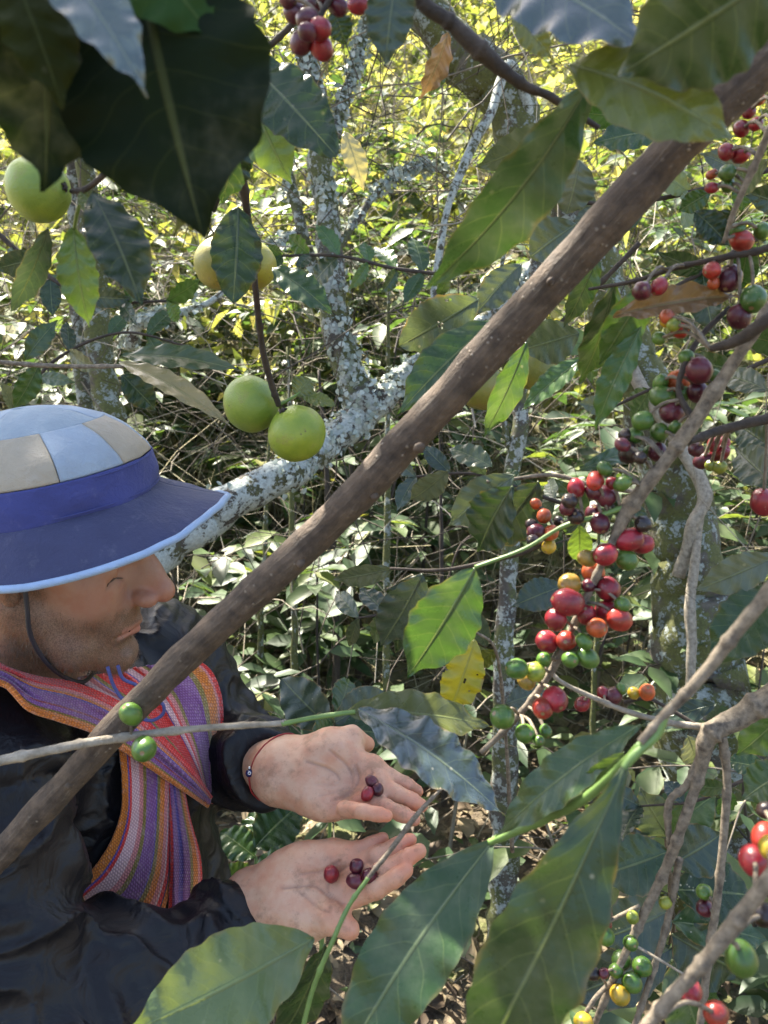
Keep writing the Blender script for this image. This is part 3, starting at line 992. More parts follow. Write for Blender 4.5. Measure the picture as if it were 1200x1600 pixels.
# slim saplings standing in the undergrowth
_o = np.argsort(np.argsort([462, 527, 604, 455, 405, 695, 925, 560]))
SAPL = ['slim dark sapling in the undergrowth, %s of the eight' % ('leftmost', 'second from left', 'third from left', 'fourth from left', 'fifth from left', 'sixth from left', 'second from right', 'rightmost')[q] for q in _o]
for k, (x, y, d, w, h, lean_) in enumerate(((462, 1130, 2.5, 11, 420, -8), (527, 1040, 2.9, 12, 330, -18), (604, 1010, 2.4, 11, 420, 2), (455, 1150, 3.1, 9, 260, 4), (405, 1060, 2.8, 9, 300, 12), (695, 1100, 2.6, 8, 330, -6), (925, 1230, 2.3, 9, 380, 10), (560, 900, 3.4, 9, 280, -14))):
    db = 1.75 / (0.2756 + (y + 60 - 800) / 1250 * .961)
    tree('slim_sapling', SAPL[k], (x, y + 60, max(d, 1.8)), [
        ('trunk', [(x, y + 160, d, w * 1.2), (x + lean_ * .2, y - h * .3, d, w), (x + lean_ * .7, y - h * .6, d, w * .9), (x + lean_, y - h, d, w * .6), (x + lean_ * 1.6, y - h * 1.4, d, w * .35)], 'bark_dark' if k % 2 else 'bark_moss'),
        ('limb', [(x + lean_ * .5, y - h * .5, d, w * .5), (x + 30 + lean_, y - h * .75, d, w * .4), (x + 70, y - h * .85, d + .05, w * .25)], 'bark_dark')], 'bark_dark')['group'] = 'slim saplings in the undergrowth'
# ---------------------------------------------------------------- the man
HEAD_PX = (78, 854, 0.76)
fr_r, fr_u, fr_v = view_frame(HEAD_PX[0], HEAD_PX[1])
_yaw = math.radians(74)         # from facing the lens towards the right of the picture
_pit = math.radians(13)
_e = math.radians(25)
hf = fr_r * math.sin(_yaw) * math.cos(_pit) + fr_v * math.cos(_yaw) * math.cos(_pit) - fr_u * math.sin(_pit)
hu = fr_u * math.cos(_e) + fr_v * math.sin(_e) + fr_r * 0.26
hu = nrm(hu - hf * np.dot(hu, hf))
hl = np.cross(hu, hf)           # his left
HR = np.stack([hl, hf, hu])     # rows: local axes in world
HC = P(*HEAD_PX)
HS = 0.97


def h2w(q):
    return HC + (np.asarray(q, float) * HS) @ HR


def sdf_head(pw):
    p = ((pw - HC.astype(np.float32)) @ HR.T.astype(np.float32)) / HS
    s = p.copy(); s[:, 0] = np.abs(s[:, 0])          # mirrored copy for paired features
    d = ell(p, (0, -.008, .044), (.074, .093, .080))
    d = smin(d, ell(p, (0, .021, -.018), (.059, .059, .080)), .026)
    d = smin(d, rcone(s, (.056, -.008, -.042), (.040, .045, -.082), .018, .017), .025)
    d = smin(d, rcone(s, (.040, .045, -.082), (.010, .078, -.099), .017, .016), .022)
    d = smin(d, ell(p, (0, .082, -.098), (.019, .015, .015)), .018)
    d = smin(d, ell(s, (.034, .052, -.027), (.024, .024, .028)), .022)
    d = smin(d, rcone(s, (.067, .0, .000), (.047, .046, -.010), .009, .013), .016)
    d = smin(d, rcone(s, (.047, .050, .025), (.010, .083, .026), .010, .010), .014)
    d = smin(d, ell(p, (0, .068, .055), (.048, .022, .032)), .025)
    d = smax(d, -ell(s, (.034, .090, .003), (.017, .020, .012)), .012)       # eye sockets
    d = smin(d, ell(s, (.0335, .0600, .002), (.0150, .0140, .0125)), .003)     # lidded eyes
    lid = np.abs(s[:, 2] - (-.0055 - 24.0 * (s[:, 0] - .0345) ** 2))
    m = np.exp(-(lid / .0011) ** 2) * smoothstep(.018, .010, np.abs(s[:, 0] - .0345)) * (s[:, 1] > .06)
    d = d + .0011 * m
    up = np.abs(s[:, 2] - (.0115 - 12.0 * (s[:, 0] - .0345) ** 2))
    d = d + .0013 * np.exp(-(up / .0015) ** 2) * smoothstep(.020, .010, np.abs(s[:, 0] - .0345)) * (s[:, 1] > .055)
    # nose
    n = rcone(p, (0, .084, .020), (0, .1125, -.018), .0072, .0105)
    n = smin(n, ell(p, (0, .1150, -.0230), (.0108, .0105, .0100)), .008)
    n = smin(n, ell(s, (.0138, .101, -.0285), (.0074, .0115, .0086)), .006)
    n = smin(n, ell(p, (0, .093, -.012), (.0120, .0175, .022)), .008)
    d = smin(d, n, .011)
    d = smax(d, -rcone(s, (.0065, .108, -.0395), (.0075, .104, -.030), .0034, .0022), .003)
    gro = polydist(s, [(.019, .098, -.019), (.0225, .092, -.028), (.020, .088, -.037)])
    d = d + .0016 * np.exp(-(gro / .003) ** 2)
    nl = polydist(s, [(.021, .092, -.028), (.030, .082, -.048), (.033, .074, -.066)])
    d = d + .0015 * np.exp(-(nl / .004) ** 2)
    # mouth
    d = smin(d, ell(p, (0, .071, -.058), (.034, .024, .028)), .016)
    d = smin(d, ell(p, (0, .080, -.064), (.022, .014, .013)), .008)
    lip = rcone(s, (0, .0945, -.0585), (.0235, .0805, -.0665), .0048, .0018)
    d = smin(d, lip, .005)
    lip = rcone(s, (0, .0935, -.0695), (.0215, .0805, -.0685), .0058, .0018)
    d = smin(d, lip, .005)
    ml = polydist(s, [(0, .100, -.0640), (.012, .095, -.0645), (.0275, .0815, -.0690)])
    d = d + .0030 * np.exp(-(ml / .0020) ** 2)
    d = smax(d, -rcone(s, (0, .101, -.081), (.014, .094, -.080), .0045, .003), .012)
    # ear
    Re = np.array([[math.cos(.35), -math.sin(.35), 0], [math.sin(.35), math.cos(.35), 0], [0, 0, 1]])
    e = ell(s, (.0815, -.016, .006), (.0065, .0185, .031), Re)
    e = smax(e, -ell(s, (.0885, -.010, .008), (.007, .011, .020), Re), .004)
    e = smin(e, ell(s, (.079, -.004, -.022), (.006, .008, .010)), .006)
    e = smin(e, ell(s, (.078, .004, -.002), (.006, .005, .007)), .004)
    d = smin(d, e, .006)
    return d * HS


NECK0 = h2w((0, -.022, -.055)); NECK1 = P(28, 1130, .86)


def SJ(*a):
    return [np.array(P(*q[:3])) for q in a]


# hands: finger joints as (px, py, depth), radius in metres
def finger(p, pts, r):
    J = [P(*q) for q in pts]
    d = None
    for k in range(len(J) - 1):
        e = rcone(p, J[k], J[k + 1], r[k], r[k + 1])
        d = e if d is None else smin(d, e, .004)
    for k in range(1, len(J) - 1):         # flexion creases
        ax = nrm(J[k + 1] - J[k - 1])
        q = p - J[k].astype(np.float32)
        al = q @ ax.astype(np.float32)
        near = np.linalg.norm(q, axis=1)
        d = d + .0007 * np.exp(-(al / .0014) ** 2) * (near < .014)
    return d


HANDS = {
    'left': dict(
        wrist=[(395, 1190, .905), (438, 1203, .86)], wr=[.027, .026], wflat=[(452, 1178, .875), (432, 1226, .845)],
        knuckles=[(580, 1199, .842), (588, 1226, .825), (572, 1247, .812), (545, 1260, .803)],
        fingers=[
            [(578, 1200, .843), (606, 1212, .836), (636, 1227, .836), (652, 1236, .838)],
            [(584, 1227, .827), (616, 1239, .818), (643, 1251, .816), (658, 1259, .818)],
            [(568, 1248, .812), (600, 1261, .800), (628, 1272, .797), (647, 1280, .798)],
            [(538, 1263, .796), (566, 1268, .780), (590, 1272, .775), (604, 1275, .775)]],
        fr=[[.0094, .0086, .0078, .0068], [.0094, .0087, .0079, .0068], [.0090, .0083, .0075, .0065], [.0080, .0073, .0067, .0058]],
        thumb=[(470, 1187, .865), (518, 1161, .858), (550, 1152, .862), (573, 1163, .878)], tr=[.018, .0150, .0118, .0088],
        thenar=[((498, 1184, .848), .023), ((525, 1178, .845), .018)], hypo=[((478, 1238, .832), .019), ((512, 1252, .822), .017)],
        pads=[(575, 1206, .836), (578, 1230, .820), (562, 1248, .808), (538, 1258, .800)],
        lines=[[(515, 1172, .835), (545, 1200, .826), (548, 1230, .815), (500, 1242, .815)], [(556, 1196, .828), (560, 1222, .815), (535, 1250, .80)], [(480, 1190, .85), (520, 1205, .83), (530, 1222, .82), (495, 1225, .82)],
               [(582, 1208, .83), (568, 1232, .812), (520, 1252, .802)]]),
    'right': dict(
        wrist=[(352, 1448, .815), (402, 1415, .80)], wr=[.028, .027], wflat=[(386, 1392, .815), (412, 1444, .785)],
        knuckles=[(556, 1388, .762), (560, 1366, .772), (545, 1345, .785), (522, 1334, .797)],
        fingers=[
            [(556, 1400, .762), (588, 1390, .746), (618, 1372, .742), (634, 1360, .745)],
            [(566, 1375, .772), (604, 1358, .757), (636, 1340, .754), (655, 1330, .757)],
            [(555, 1352, .785), (590, 1336, .772), (620, 1322, .770), (641, 1313, .773)],
            [(528, 1338, .797), (556, 1328, .786), (582, 1318, .785), (598, 1310, .788)]],
        fr=[[.0096, .0089, .0081, .0071], [.0096, .0089, .0081, .0071], [.0092, .0085, .0077, .0067], [.0083, .0077, .0070, .0061]],
        thumb=[(428, 1428, .79), (478, 1442, .765), (518, 1436, .748), (546, 1452, .742)], tr=[.021, .0165, .0130, .0098],
        thenar=[((440, 1415, .778), .026), ((474, 1425, .768), .020)], hypo=[((440, 1366, .80), .021), ((478, 1350, .795), .019)],
        pads=[(546, 1392, .758), (552, 1370, .765), (540, 1350, .778), (520, 1340, .79)],
        lines=[[(520, 1408, .75), (495, 1385, .765), (470, 1385, .77), (440, 1388, .775)], [(545, 1352, .77), (520, 1370, .768), (512, 1392, .76), (535, 1412, .75)], [(530, 1345, .785), (505, 1360, .777), (470, 1365, .785)],
               [(470, 1395, .765), (500, 1420, .757), (515, 1425, .752)]]),
}


HANDS['left']['hol'] = P(538, 1222, .787).astype(np.float32)
HANDS['right']['hol'] = P(512, 1378, .730).astype(np.float32)


def sdf_hand(p, H):
    W = [P(*q) for q in H['wrist']]
    d = rcone(p, W[0], W[1], H['wr'][0], H['wr'][1])
    f0, f1 = [P(*q) for q in H['wflat']]
    d = smin(d, rcone(p, f0, f1, .019, .019), .02)
    K = [P(*q) for q in H['knuckles']]
    w2 = [W[1] * (1 - a) + b * a for a, b in ((.35, f0), (.1, f0), (.25, f1), (.5, f1))]
    if H is HANDS['right']:
        w2 = w2[::-1]
        w2 = [W[1] * .6 + f1 * .4, W[1] * .9 + f1 * .1, W[1] * .8 + f0 * .2, W[1] * .5 + f0 * .5]
    pal = None
    for k in range(4):
        e = rcone(p, w2[k], K[k], .016, .0120)
        pal = e if pal is None else smin(pal, e, .022)
    for a, b in zip(K[:-1], K[1:]):
        pal = smin(pal, rcone(p, a, b, .0110, .0110), .010)
    for c, r in H['hypo'] + H['thenar']:
        pal = smin(pal, np.linalg.norm(p - P(*c).astype(np.float32), axis=1) - r * .93, .024)
    for c in H['pads']:
        pal = smin(pal, np.linalg.norm(p - P(*c).astype(np.float32), axis=1) - .0085, .012)
    pal = smax(pal, -(np.linalg.norm(p - H['hol'], axis=1) - .030), .030)
    d = smin(d, pal, .018)
    T = [P(*q) for q in H['thumb']]
    th = None
    for k in range(3):
        e = rcone(p, T[k], T[k + 1], H['tr'][k], H['tr'][k + 1])
        th = e if th is None else smin(th, e, .006)
    d = smin(d, th, .014)
    fg = None
    for pts, r in zip(H['fingers'], H['fr']):
        e = finger(p, pts, r)
        fg = e if fg is None else smin(fg, e, .0012)
    d = smin(d, fg, .006)
    d = d + .0005 * vnoise(p, 90, 8) + .0003 * vnoise(p, 210, 9)
    return d


def linedist_proj(p, c):
    """distance to a polyline measured across the lines of sight"""
    q = p - CAM.astype(np.float32)
    z = -(q @ AZ.astype(np.float32))
    a2 = np.stack([q @ AX.astype(np.float32), q @ AY.astype(np.float32)], -1) / z[:, None]
    dm = None
    cs = []
    for k in c:
        w = k - CAM; zz = -(w @ AZ); cs.append(np.array([w @ AX, w @ AY]) / zz)
    for s0, s1 in zip(cs[:-1], cs[1:]):
        ab = s1 - s0; t = np.clip((a2 - s0) @ ab / max(ab @ ab, 1e-12), 0, 1)
        e = np.linalg.norm(a2 - s0 - t[:, None] * ab, axis=1)
        dm = e if dm is None else np.minimum(dm, e)
    return dm * z


# skeleton of the dressed body
SH_R = P(-32, 1215, .72); EL_R = P(52, 1682, .66); WR_R = P(385, 1425, .805)
SH_L = P(250, 1035, 1.0); EL_L = P(345, 1172, 1.06); WR_L = P(425, 1200, .875)
CHEST = P(95, 1180, .92); BELLY = P(200, 1480, 1.03); HIP = P(215, 1760, 1.10)


def sdf_core(p):
    d = rcone(p, NECK0, NECK1, .056, .060)
    d = smin(d, rcone(p, NECK1, BELLY, .09, .10), .05)
    d = smin(d, rcone(p, NECK1, SH_R, .05, .045), .04)
    d = smin(d, rcone(p, SH_R, EL_R, .040, .034), .02)
    d = smin(d, rcone(p, EL_R, WR_R, .034, .024), .02)
    d = smin(d, rcone(p, NECK1, SH_L, .05, .045), .04)
    d = smin(d, rcone(p, SH_L, EL_L, .040, .034), .02)
    d = smin(d, rcone(p, EL_L, WR_L, .034, .024), .02)
    return d


def near(f, p, c, r):
    out = np.linalg.norm(p - np.asarray(c, np.float32), axis=1) - r + .02
    m = out < .04
    if m.any():
        out[m] = np.minimum(f(p[m]), out[m] + .5)
    return out


HCEN = {'left': P(530, 1215, .83), 'right': P(500, 1385, .78)}


def sdf_body(p):
    d = smin(near(sdf_head, p, HC, .20), sdf_core(p), .018)
    for k in ('left', 'right'):
        d = smin(d, near(lambda q: sdf_hand(q, HANDS[k]), p, HCEN[k], .15), .008)
    return d


person = thing('person', 'man in sun hat, black jacket and striped sash, holding cherries in open palms', 'person', P(215, 1760, 1.10) * np.array([1, 1, 0]))
PO = org(person)
pts_all = np.array([NECK1, SH_R, EL_R, WR_R, SH_L, EL_L, WR_L, BELLY, HC, HCEN['left'], HCEN['right']])
V, Q = sparse_mesh(sdf_body, pts_all.min(0) - .2, pts_all.max(0) + .2, 0.0019)
# palm lines pressed into the surface
_tmp = make_mesh('tmp', V, Q); _n = np.empty(len(V) * 3, np.float32); _tmp.vertices.foreach_get('normal', _n); _n = _n.reshape(-1, 3)
bpy.data.meshes.remove(_tmp)
crease_shade = np.zeros(len(V))
for k, H in HANDS.items():
    m = np.where((np.linalg.norm(V - HCEN[k], axis=1) < .1) & ((_n * nrm(CAM - V)).sum(1) > .2))[0]
    dep = np.zeros(len(m))
    for ln_ in H['lines']:
        c = [P(*q) for q in catmull(np.array(ln_, float), 10)]
        dep = np.maximum(dep, .0017 * np.exp(-(linedist_proj(V[m], c) / .0015) ** 2))
    V[m] -= _n[m] * dep[:, None]
    crease_shade[m] = np.clip(dep / .0017, 0, 1)
# colour of the skin: pink finger ends and knuckles, redder nose, cheeks and ears; stubble; lips
lp_ = ((V - HC) @ HR.T) / HS
ls = lp_.copy(); ls[:, 0] = np.abs(ls[:, 0])
inhead = np.linalg.norm(lp_, axis=1) < .19
gz = lambda c, s: np.exp(-(np.linalg.norm(ls - np.array(c), axis=1) / s) ** 2)
red = inhead * (1.0 * gz((0, .112, -.025), .022) + .6 * gz((.05, .06, -.015), .028) + .8 * gz((.08, -.015, 0), .03) + .25 * gz((0, .09, .06), .04))
for k, H in HANDS.items():
    for pts in H['fingers'] + [H['thumb']]:
        for j, s, a in ((3, .014, .95), (2, .010, .55), (1, .011, .55)):
            red = red + a * np.exp(-(np.linalg.norm(V - P(*pts[j]), axis=1) / s) ** 2)
    for q in H['pads'] + [c for c, r in H['hypo'] + H['thenar']]:
        red = red + .35 * np.exp(-(np.linalg.norm(V - P(*q), axis=1) / .018) ** 2)
liptop = np.where(ls[:, 0] < .026, 1, 0) * np.exp(-((ls[:, 2] + .0648 - .0 * ls[:, 0]) / .0068) ** 4) * (ls[:, 1] > .079) * inhead
jaw = smoothstep(-.030, -.058, ls[:, 2] - .10 * np.clip(.05 - ls[:, 1], 0, .1) * 4.0)
must = np.exp(-((ls[:, 2] + .049) / .011) ** 4) * (ls[:, 0] < .034) * (ls[:, 1] > .07)
side_ = smoothstep(.045, .055, ls[:, 0]) * smoothstep(.030, .012, ls[:, 1]) * smoothstep(-.02, .0, ls[:, 1]) * smoothstep(.05, .03, ls[:, 2])
under = smoothstep(-.135, -.105, ls[:, 2])
beard = np.clip(np.maximum(np.maximum(jaw * smoothstep(-.03, .0, ls[:, 1]), must), side_), 0, 1) * under * inhead * (1 - liptop)
browm = np.exp(-((ls[:, 2] - (.0285 - 6 * (ls[:, 0] - .03) ** 2)) / .0045) ** 2) * smoothstep(.006, .014, ls[:, 0]) * smoothstep(.056, .046, ls[:, 0]) * inhead * (ls[:, 1] > .05)
lash = np.exp(-((ls[:, 2] - (-.0055 - 24.0 * (ls[:, 0] - .0345) ** 2)) / .0021) ** 2) * smoothstep(.018, .012, np.abs(ls[:, 0] - .0345)) * (ls[:, 1] > .06) * inhead
body_me = make_mesh('body', V - PO, Q, True, attrs={'crease_shade': crease_shade, 'red': red, 'beard': beard, 'lips': liptop, 'hand': (~inhead).astype(float), 'lash': np.clip(lash, 0, 1)})


def mat_skin():
    t = NT('skin')
    g = t.geo()
    n1 = t.noise(g, 55, 4, 0.6); n2 = t.noise(g, 380, 3, 0.6); n3 = t.noise(g, 18, 2)
    hand = t.attr('hand')
    base = t.mix(hand, (0.36, 0.212, 0.146), (0.55, 0.340, 0.225))
    c = t.mix(t.step(n1, 0.35, 0.7), base, t.mix(1.0, base, (0.92, 0.76, 0.70), 'MULTIPLY'))
    c = t.mix(t.math('MULTIPLY', t.attr('red'), 0.75, clamp=True), c, t.mix(1.0, base, (1.0, 0.60, 0.52), 'MULTIPLY'))
    # soil rubbed into the palms
    dirt = t.math('MULTIPLY', t.math('MULTIPLY', t.step(t.noise(g, 38, 6, 0.75), 0.50, 0.66), hand), 0.55)
    c = t.mix(dirt, c, (0.24, 0.13, 0.075))
    c = t.mix(t.math('MULTIPLY', t.step(n2, 0.62, 0.72), t.math('MULTIPLY', hand, 0.3)), c, (0.16, 0.08, 0.05))
    c = t.mix(t.math('MULTIPLY', t.attr('crease_shade'), 0.45), c, (0.26, 0.12, 0.08))  # palm lines darkened and reddened: crease shade put into the skin colour
    stub = t.math('MULTIPLY', t.attr('beard'), t.math('ADD', 0.42, t.math('MULTIPLY', t.step(t.noise(g, 900, 2), 0.40, 0.6), 0.4)))
    c = t.mix(stub, c, (0.085, 0.045, 0.024))
    c = t.mix(t.math('MULTIPLY', t.attr('lips'), 0.55), c, (0.36, 0.13, 0.10))
    c = t.mix(t.math('MULTIPLY', t.attr('lash'), 0.35), c, (0.03, 0.018, 0.012))
    pores = t.voro(g, 1400)
    h = t.math('ADD', t.math('MULTIPLY', pores, 0.5), t.math('ADD', n2, t.math('MULTIPLY', n1, 0.6)))
    p = t.pbsdf(Base_Color=c, Roughness=t.math('ADD', 0.42, t.math('MULTIPLY', n1, 0.2)), Normal=t.bump(h, 0.30, 0.0008),
                Subsurface_Weight=0.22, Subsurface_Radius=(0.006, 0.0022, 0.0012), Subsurface_Scale=1.0)
    return t.done(p)


M['skin'] = mat_skin()
link('body', body_me, M['skin'], person)

# beard, moustache and eyebrow hairs as fine slivers growing from the skin
nrmV = np.empty(len(body_me.vertices) * 3, np.float32)
body_me.vertices.foreach_get('normal', nrmV); nrmV = nrmV.reshape(-1, 3)


def hairs(name, weight, n, ln_, wd, flow, col, spread=.35):
    w = np.clip(weight, 0, 1); w = np.where(w > .12, w, 0)
    idx = rng.choice(len(V), n, p=w / w.sum())
    b = V[idx] + rng.normal(0, .0007, (n, 3))
    N = nrmV[idx]
    f = np.asarray(flow(lp_[idx])) @ HR
    d = nrm(N * .55 + f * 1.0 + rng.normal(0, spread, (n, 3)))
    s = nrm(np.cross(d, N)) * wd
    L = (ln_ * rng.uniform(.5, 1.25, n))[:, None]
    m = b + d * L * .55; e = m + nrm(d - N * .35) * L * .45
    v = np.stack([b - s, b + s, m - s * .8, m + s * .8, e], 1).reshape(-1, 3)
    o = (np.arange(n) * 5)[:, None]
    q = np.array([[0, 1, 3, 2]]) + o; tr = np.array([[2, 3, 4]]) + o
    t = NT(name); c = t.ramp(t.attr('rnd'), [(0, tuple(k * .5 for k in col)), (1, tuple(k * 1.7 for k in col))])
    m_ = t.done(t.pbsdf(Base_Color=c, Roughness=.45))
    return link(name, make_mesh(name, v - PO, [q, tr], True, attrs={'rnd': np.repeat(rng.random(n), 5)}), m_, person)


hairs('beard', beard * (.55 + .45 * (lp_[:, 2] < -.07)), 9000, .0046, .00013, lambda q: np.stack([q[:, 0] * 2, 0 * q[:, 1] + .1, -1 + 0 * q[:, 2]], -1), (.10, .055, .028))
hairs('eyebrow', browm, 900, .0062, .00016, lambda q: np.stack([np.sign(q[:, 0]) * 1.0, 0 * q[:, 1] - .1, .15 + 0 * q[:, 2]], -1), (.085, .045, .025), .25)

# lash lines of the lowered lids, lying on the skin
for sg in (-1, 1):
    lid_pts = []
    for xx in np.linspace(.0210, .0470, 16):
        q = np.array([sg * xx, .14, -.0060 - 12 * (xx - .0340) ** 2])
        for k in range(60):
            q[1] -= float(sdf_head(h2w(q)[None].astype(np.float32))[0]) / HS * .7
        lid_pts.append(h2w(q + np.array([0, .0003, 0])))
    v_, f_, u_ = tube_arrays(catmull(np.array(lid_pts), 40), .0010 * np.sin(np.linspace(.35, 2.8, 40)), 6)
    v_, f_, u_ = merge_arrays([(v_, f_, u_)])
    link('eyelashes', make_mesh('eyelashes', v_ - PO, f_, True, u_), mat_plain('lash_brown', (.035, .02, .013), .6, .2, 300, 0), person)

# ---------------------------------------------------------------- jacket
def torso_sdf(p):
    d = rcone(p, NECK1 + (CHEST - NECK1) * .25, CHEST, .085, .135)
    d = smin(d, rcone(p, CHEST, BELLY, .135, .135), .06)
    d = smin(d, rcone(p, NECK1, SH_R, .070, .072), .06)
    d = smin(d, rcone(p, NECK1 + np.array([0, .02, -.03]), SH_L, .070, .070), .06)
    return d


def folds(p, a, b, n, amp, seed, skew=.6):
    """rings of soft creases round a sleeve"""
    a = np.asarray(a, np.float32); b = np.asarray(b, np.float32); ab = b - a
    t = (p - a) @ ab / float(ab @ ab)
    w = t * n + .7 * vnoise(p, 10, seed).astype(np.float32) + skew * vnoise(p, 5, seed + 3).astype(np.float32)
    s = .5 + .5 * np.cos(w * 6.2832)
    s = s * s
    return amp * (.4 - s) * (0.55 + .45 * vnoise(p, 9, seed + 7).astype(np.float32))


UA_R = SH_R + (EL_R - SH_R) * .08
LA0, LA1 = EL_L, WR_L
CUFF_R = EL_R + (WR_R - EL_R) * .985
CUFF_L = EL_L + (WR_L - EL_L) * .94


def sdf_jacket_raw(p):
    d = torso_sdf(p)
    u = rcone(p, SH_R, EL_R, .070, .056) + folds(p, SH_R, EL_R, 4, .010, 11)
    f = rcone(p, EL_R, CUFF_R, .056, .039) + folds(p, EL_R, CUFF_R, 6, .008, 17)
    d = smin(d, u, .022)
    d = smin(d, f, .030)
    d = smin(d, rcone(p, P(130, 1520, .74), P(235, 1500, .80), .042, .036), .03)
    d = smin(d, rcone(p, P(165, 1492, .732), P(205, 1484, .738), .044, .042), .02)
    u = rcone(p, SH_L, EL_L, .070, .060) + folds(p, SH_L, EL_L, 5, .008, 23)
    f = rcone(p, EL_L, CUFF_L, .058, .043) + folds(p, EL_L, CUFF_L, 6, .007, 29)
    d = smin(d, u, .025)
    d = smin(d, f, .030)
    return d


def sdf_jacket(p):
    d = sdf_jacket_raw(p)
    # soft pulls of thin cloth: stretched noise along the body
    q = p @ np.stack([AX, AY, AZ], 1).astype(np.float32)
    d = d + (.0050 * vnoise(q * np.array([1.0, .42, 1.0], np.float32), 22, 61) + .0022 * vnoise(q * np.array([.5, 1.0, 1.0], np.float32), 40, 67)).astype(np.float32)
    rn = 1 - np.abs(vnoise(q * np.array([.55, 1.0, 1.0], np.float32), 17, 81) + .4 * vnoise(q, 34, 83))
    d = d - .010 * np.clip(rn, 0, 1) ** 5
    # armhole seam
    ax = nrm(EL_R - SH_R).astype(np.float32)
    al = (p - SH_R.astype(np.float32)) @ ax
    sm = np.linalg.norm(p - SH_R.astype(np.float32), axis=1) < .13
    d = d + .0028 * np.exp(-((al - .018) / .0022) ** 2) * sm
    # open collar, cuffs
    d = smax(d, -rcone(p, NECK0, NECK1, .066, .064), .006)
    for c0_, c1_ in ((EL_R, WR_R), (EL_L, WR_L)):
        a = nrm(c1_ - c0_).astype(np.float32)
        cut = (CUFF_R if c0_ is EL_R else CUFF_L)
        al = (p - cut.astype(np.float32)) @ a
        sel = np.linalg.norm(p - cut.astype(np.float32), axis=1) < .075
        d = np.where(sel, smax(d, al - .004, .003), d)
        d = np.where(sel, smax(d, -rcone(p, cut - a * .03, cut + a * .05, .029, .029), .003), d)
        d = d + np.where(sel, .0022 * np.exp(-((al + .028) / .003) ** 2), 0)
    return d


def mat_jacket():
    t = NT('jacket_nylon')
    g = t.geo()
    n1 = t.noise(g, 40, 4, 0.6, 0.6); n2 = t.noise(g, 900, 2)
    c = t.mix(n1, (0.005, 0.005, 0.0065), (0.010, 0.010, 0.0125))
    dust = t.math('MULTIPLY', t.step(t.voro(g, 260), 0.10, 0.02), t.step(t.noise(g, 30, 2), 0.55, 0.7))
    c = t.mix(t.math('MULTIPLY', dust, 0.5), c, (0.2, 0.19, 0.17))
    h = t.math('ADD', t.math('MULTIPLY', t.noise(g, 32, 3, 0.5, 1.0), 1.0), t.math('MULTIPLY', n2, 0.05))
    return t.done(t.pbsdf(Base_Color=c, Roughness=0.42, Specular_IOR_Level=0.27, Normal=t.bump(h, 0.6, 0.008)))


M['jacket'] = mat_jacket()
jp = np.array([NECK1, SH_R, EL_R, CUFF_R, SH_L, EL_L, CUFF_L, BELLY, CHEST])
JV, JQ = sparse_mesh(sdf_jacket, jp.min(0) - .19, jp.max(0) + .19, 0.0036, 3.5)
jacket = link('jacket', make_mesh('jacket', JV - PO, JQ), M['jacket'], person)
# standing collar
cn = nrm(NECK1 - NECK0)
c0 = NECK0 + cn * .085
e1 = nrm(np.cross(cn, AX)); e2 = np.cross(cn, e1)
ang = np.linspace(0, 2 * math.pi, 49)[:-1]
rows = []
for hgt, rr in ((-.045, .070), (-.02, .069), (.004, .066), (.009, .0645), (.004, .063), (-.02, .064), (-.045, .064)):
    wob = .0025 * np.sin(ang * 3 + hgt * 40) + .002 * np.sin(ang * 7)
    rows.append(c0 - cn * (hgt - .03 + .006 * np.sin(ang * 2 + 1))[:, None] * 1.0 + (e1 * np.cos(ang)[:, None] + e2 * np.sin(ang)[:, None]) * (rr + wob)[:, None])
R_ = np.array(rows); nr, na = R_.shape[:2]
i = np.arange(nr - 1)[:, None] * na; j = np.arange(na)[None]
cq = np.stack([i + j, i + (j + 1) % na, i + na + (j + 1) % na, i + na + j], -1).reshape(-1, 4)
link('collar', make_mesh('collar', R_.reshape(-1, 3) - PO, cq), M['jacket'], jacket)

# trousers, mostly out of sight below
def sdf_legs(p):
    d = rcone(p, BELLY + np.array([0, 0.01, -.05]), HIP, .132, .14)
    l1 = HIP + np.array([.05, .09, 0.0]); l2 = HIP + np.array([.02, -.09, 0.0])
    k1 = l1 + np.array([.06, .03, -.42]); k2 = l2 + np.array([.08, -.02, -.42])
    d = smin(d, rcone(p, l1, k1, .09, .065), .04)
    d = smin(d, rcone(p, l2, k2, .09, .065), .04)
    d = smin(d, rcone(p, k1, np.array([k1[0], k1[1], .04]), .065, .06), .03)
    d = smin(d, rcone(p, k2, np.array([k2[0], k2[1], .04]), .065, .06), .03)
    return d + .004 * vnoise(p, 22, 77).astype(np.float32)


TV, TQ = sparse_mesh(sdf_legs, HIP - np.array([.3, .35, 1.2]), HIP + np.array([.4, .35, .4]), 0.008)
M['jeans'] = mat_plain('dark_denim', (0.022, 0.040, 0.065), 0.8, 0.35, 300, 0.3, 0.002)
link('trousers', make_mesh('trousers', TV - PO, TQ), M['jeans'], person)

# ---------------------------------------------------------------- striped sash, laid over the jacket
def sash_sdf(p):
    return torso_sdf(p)


def march(px, py, off, fall):
    o = CAM; n = len(px)
    D = np.stack([P(a, b, 1.0) for a, b in zip(px, py)]) - o
    t = np.full(n, .45)
    ok = np.zeros(n, bool)
    for k in range(60):
        d = sash_sdf((o + D * t[:, None]).astype(np.float32)) - off
        t = np.where(ok, t, t + d * .8)
        ok |= np.abs(d) < .0008
    miss = (t > fall + .16) | ~np.isfinite(t)
    t = np.where(miss, np.nan, t)
    return t


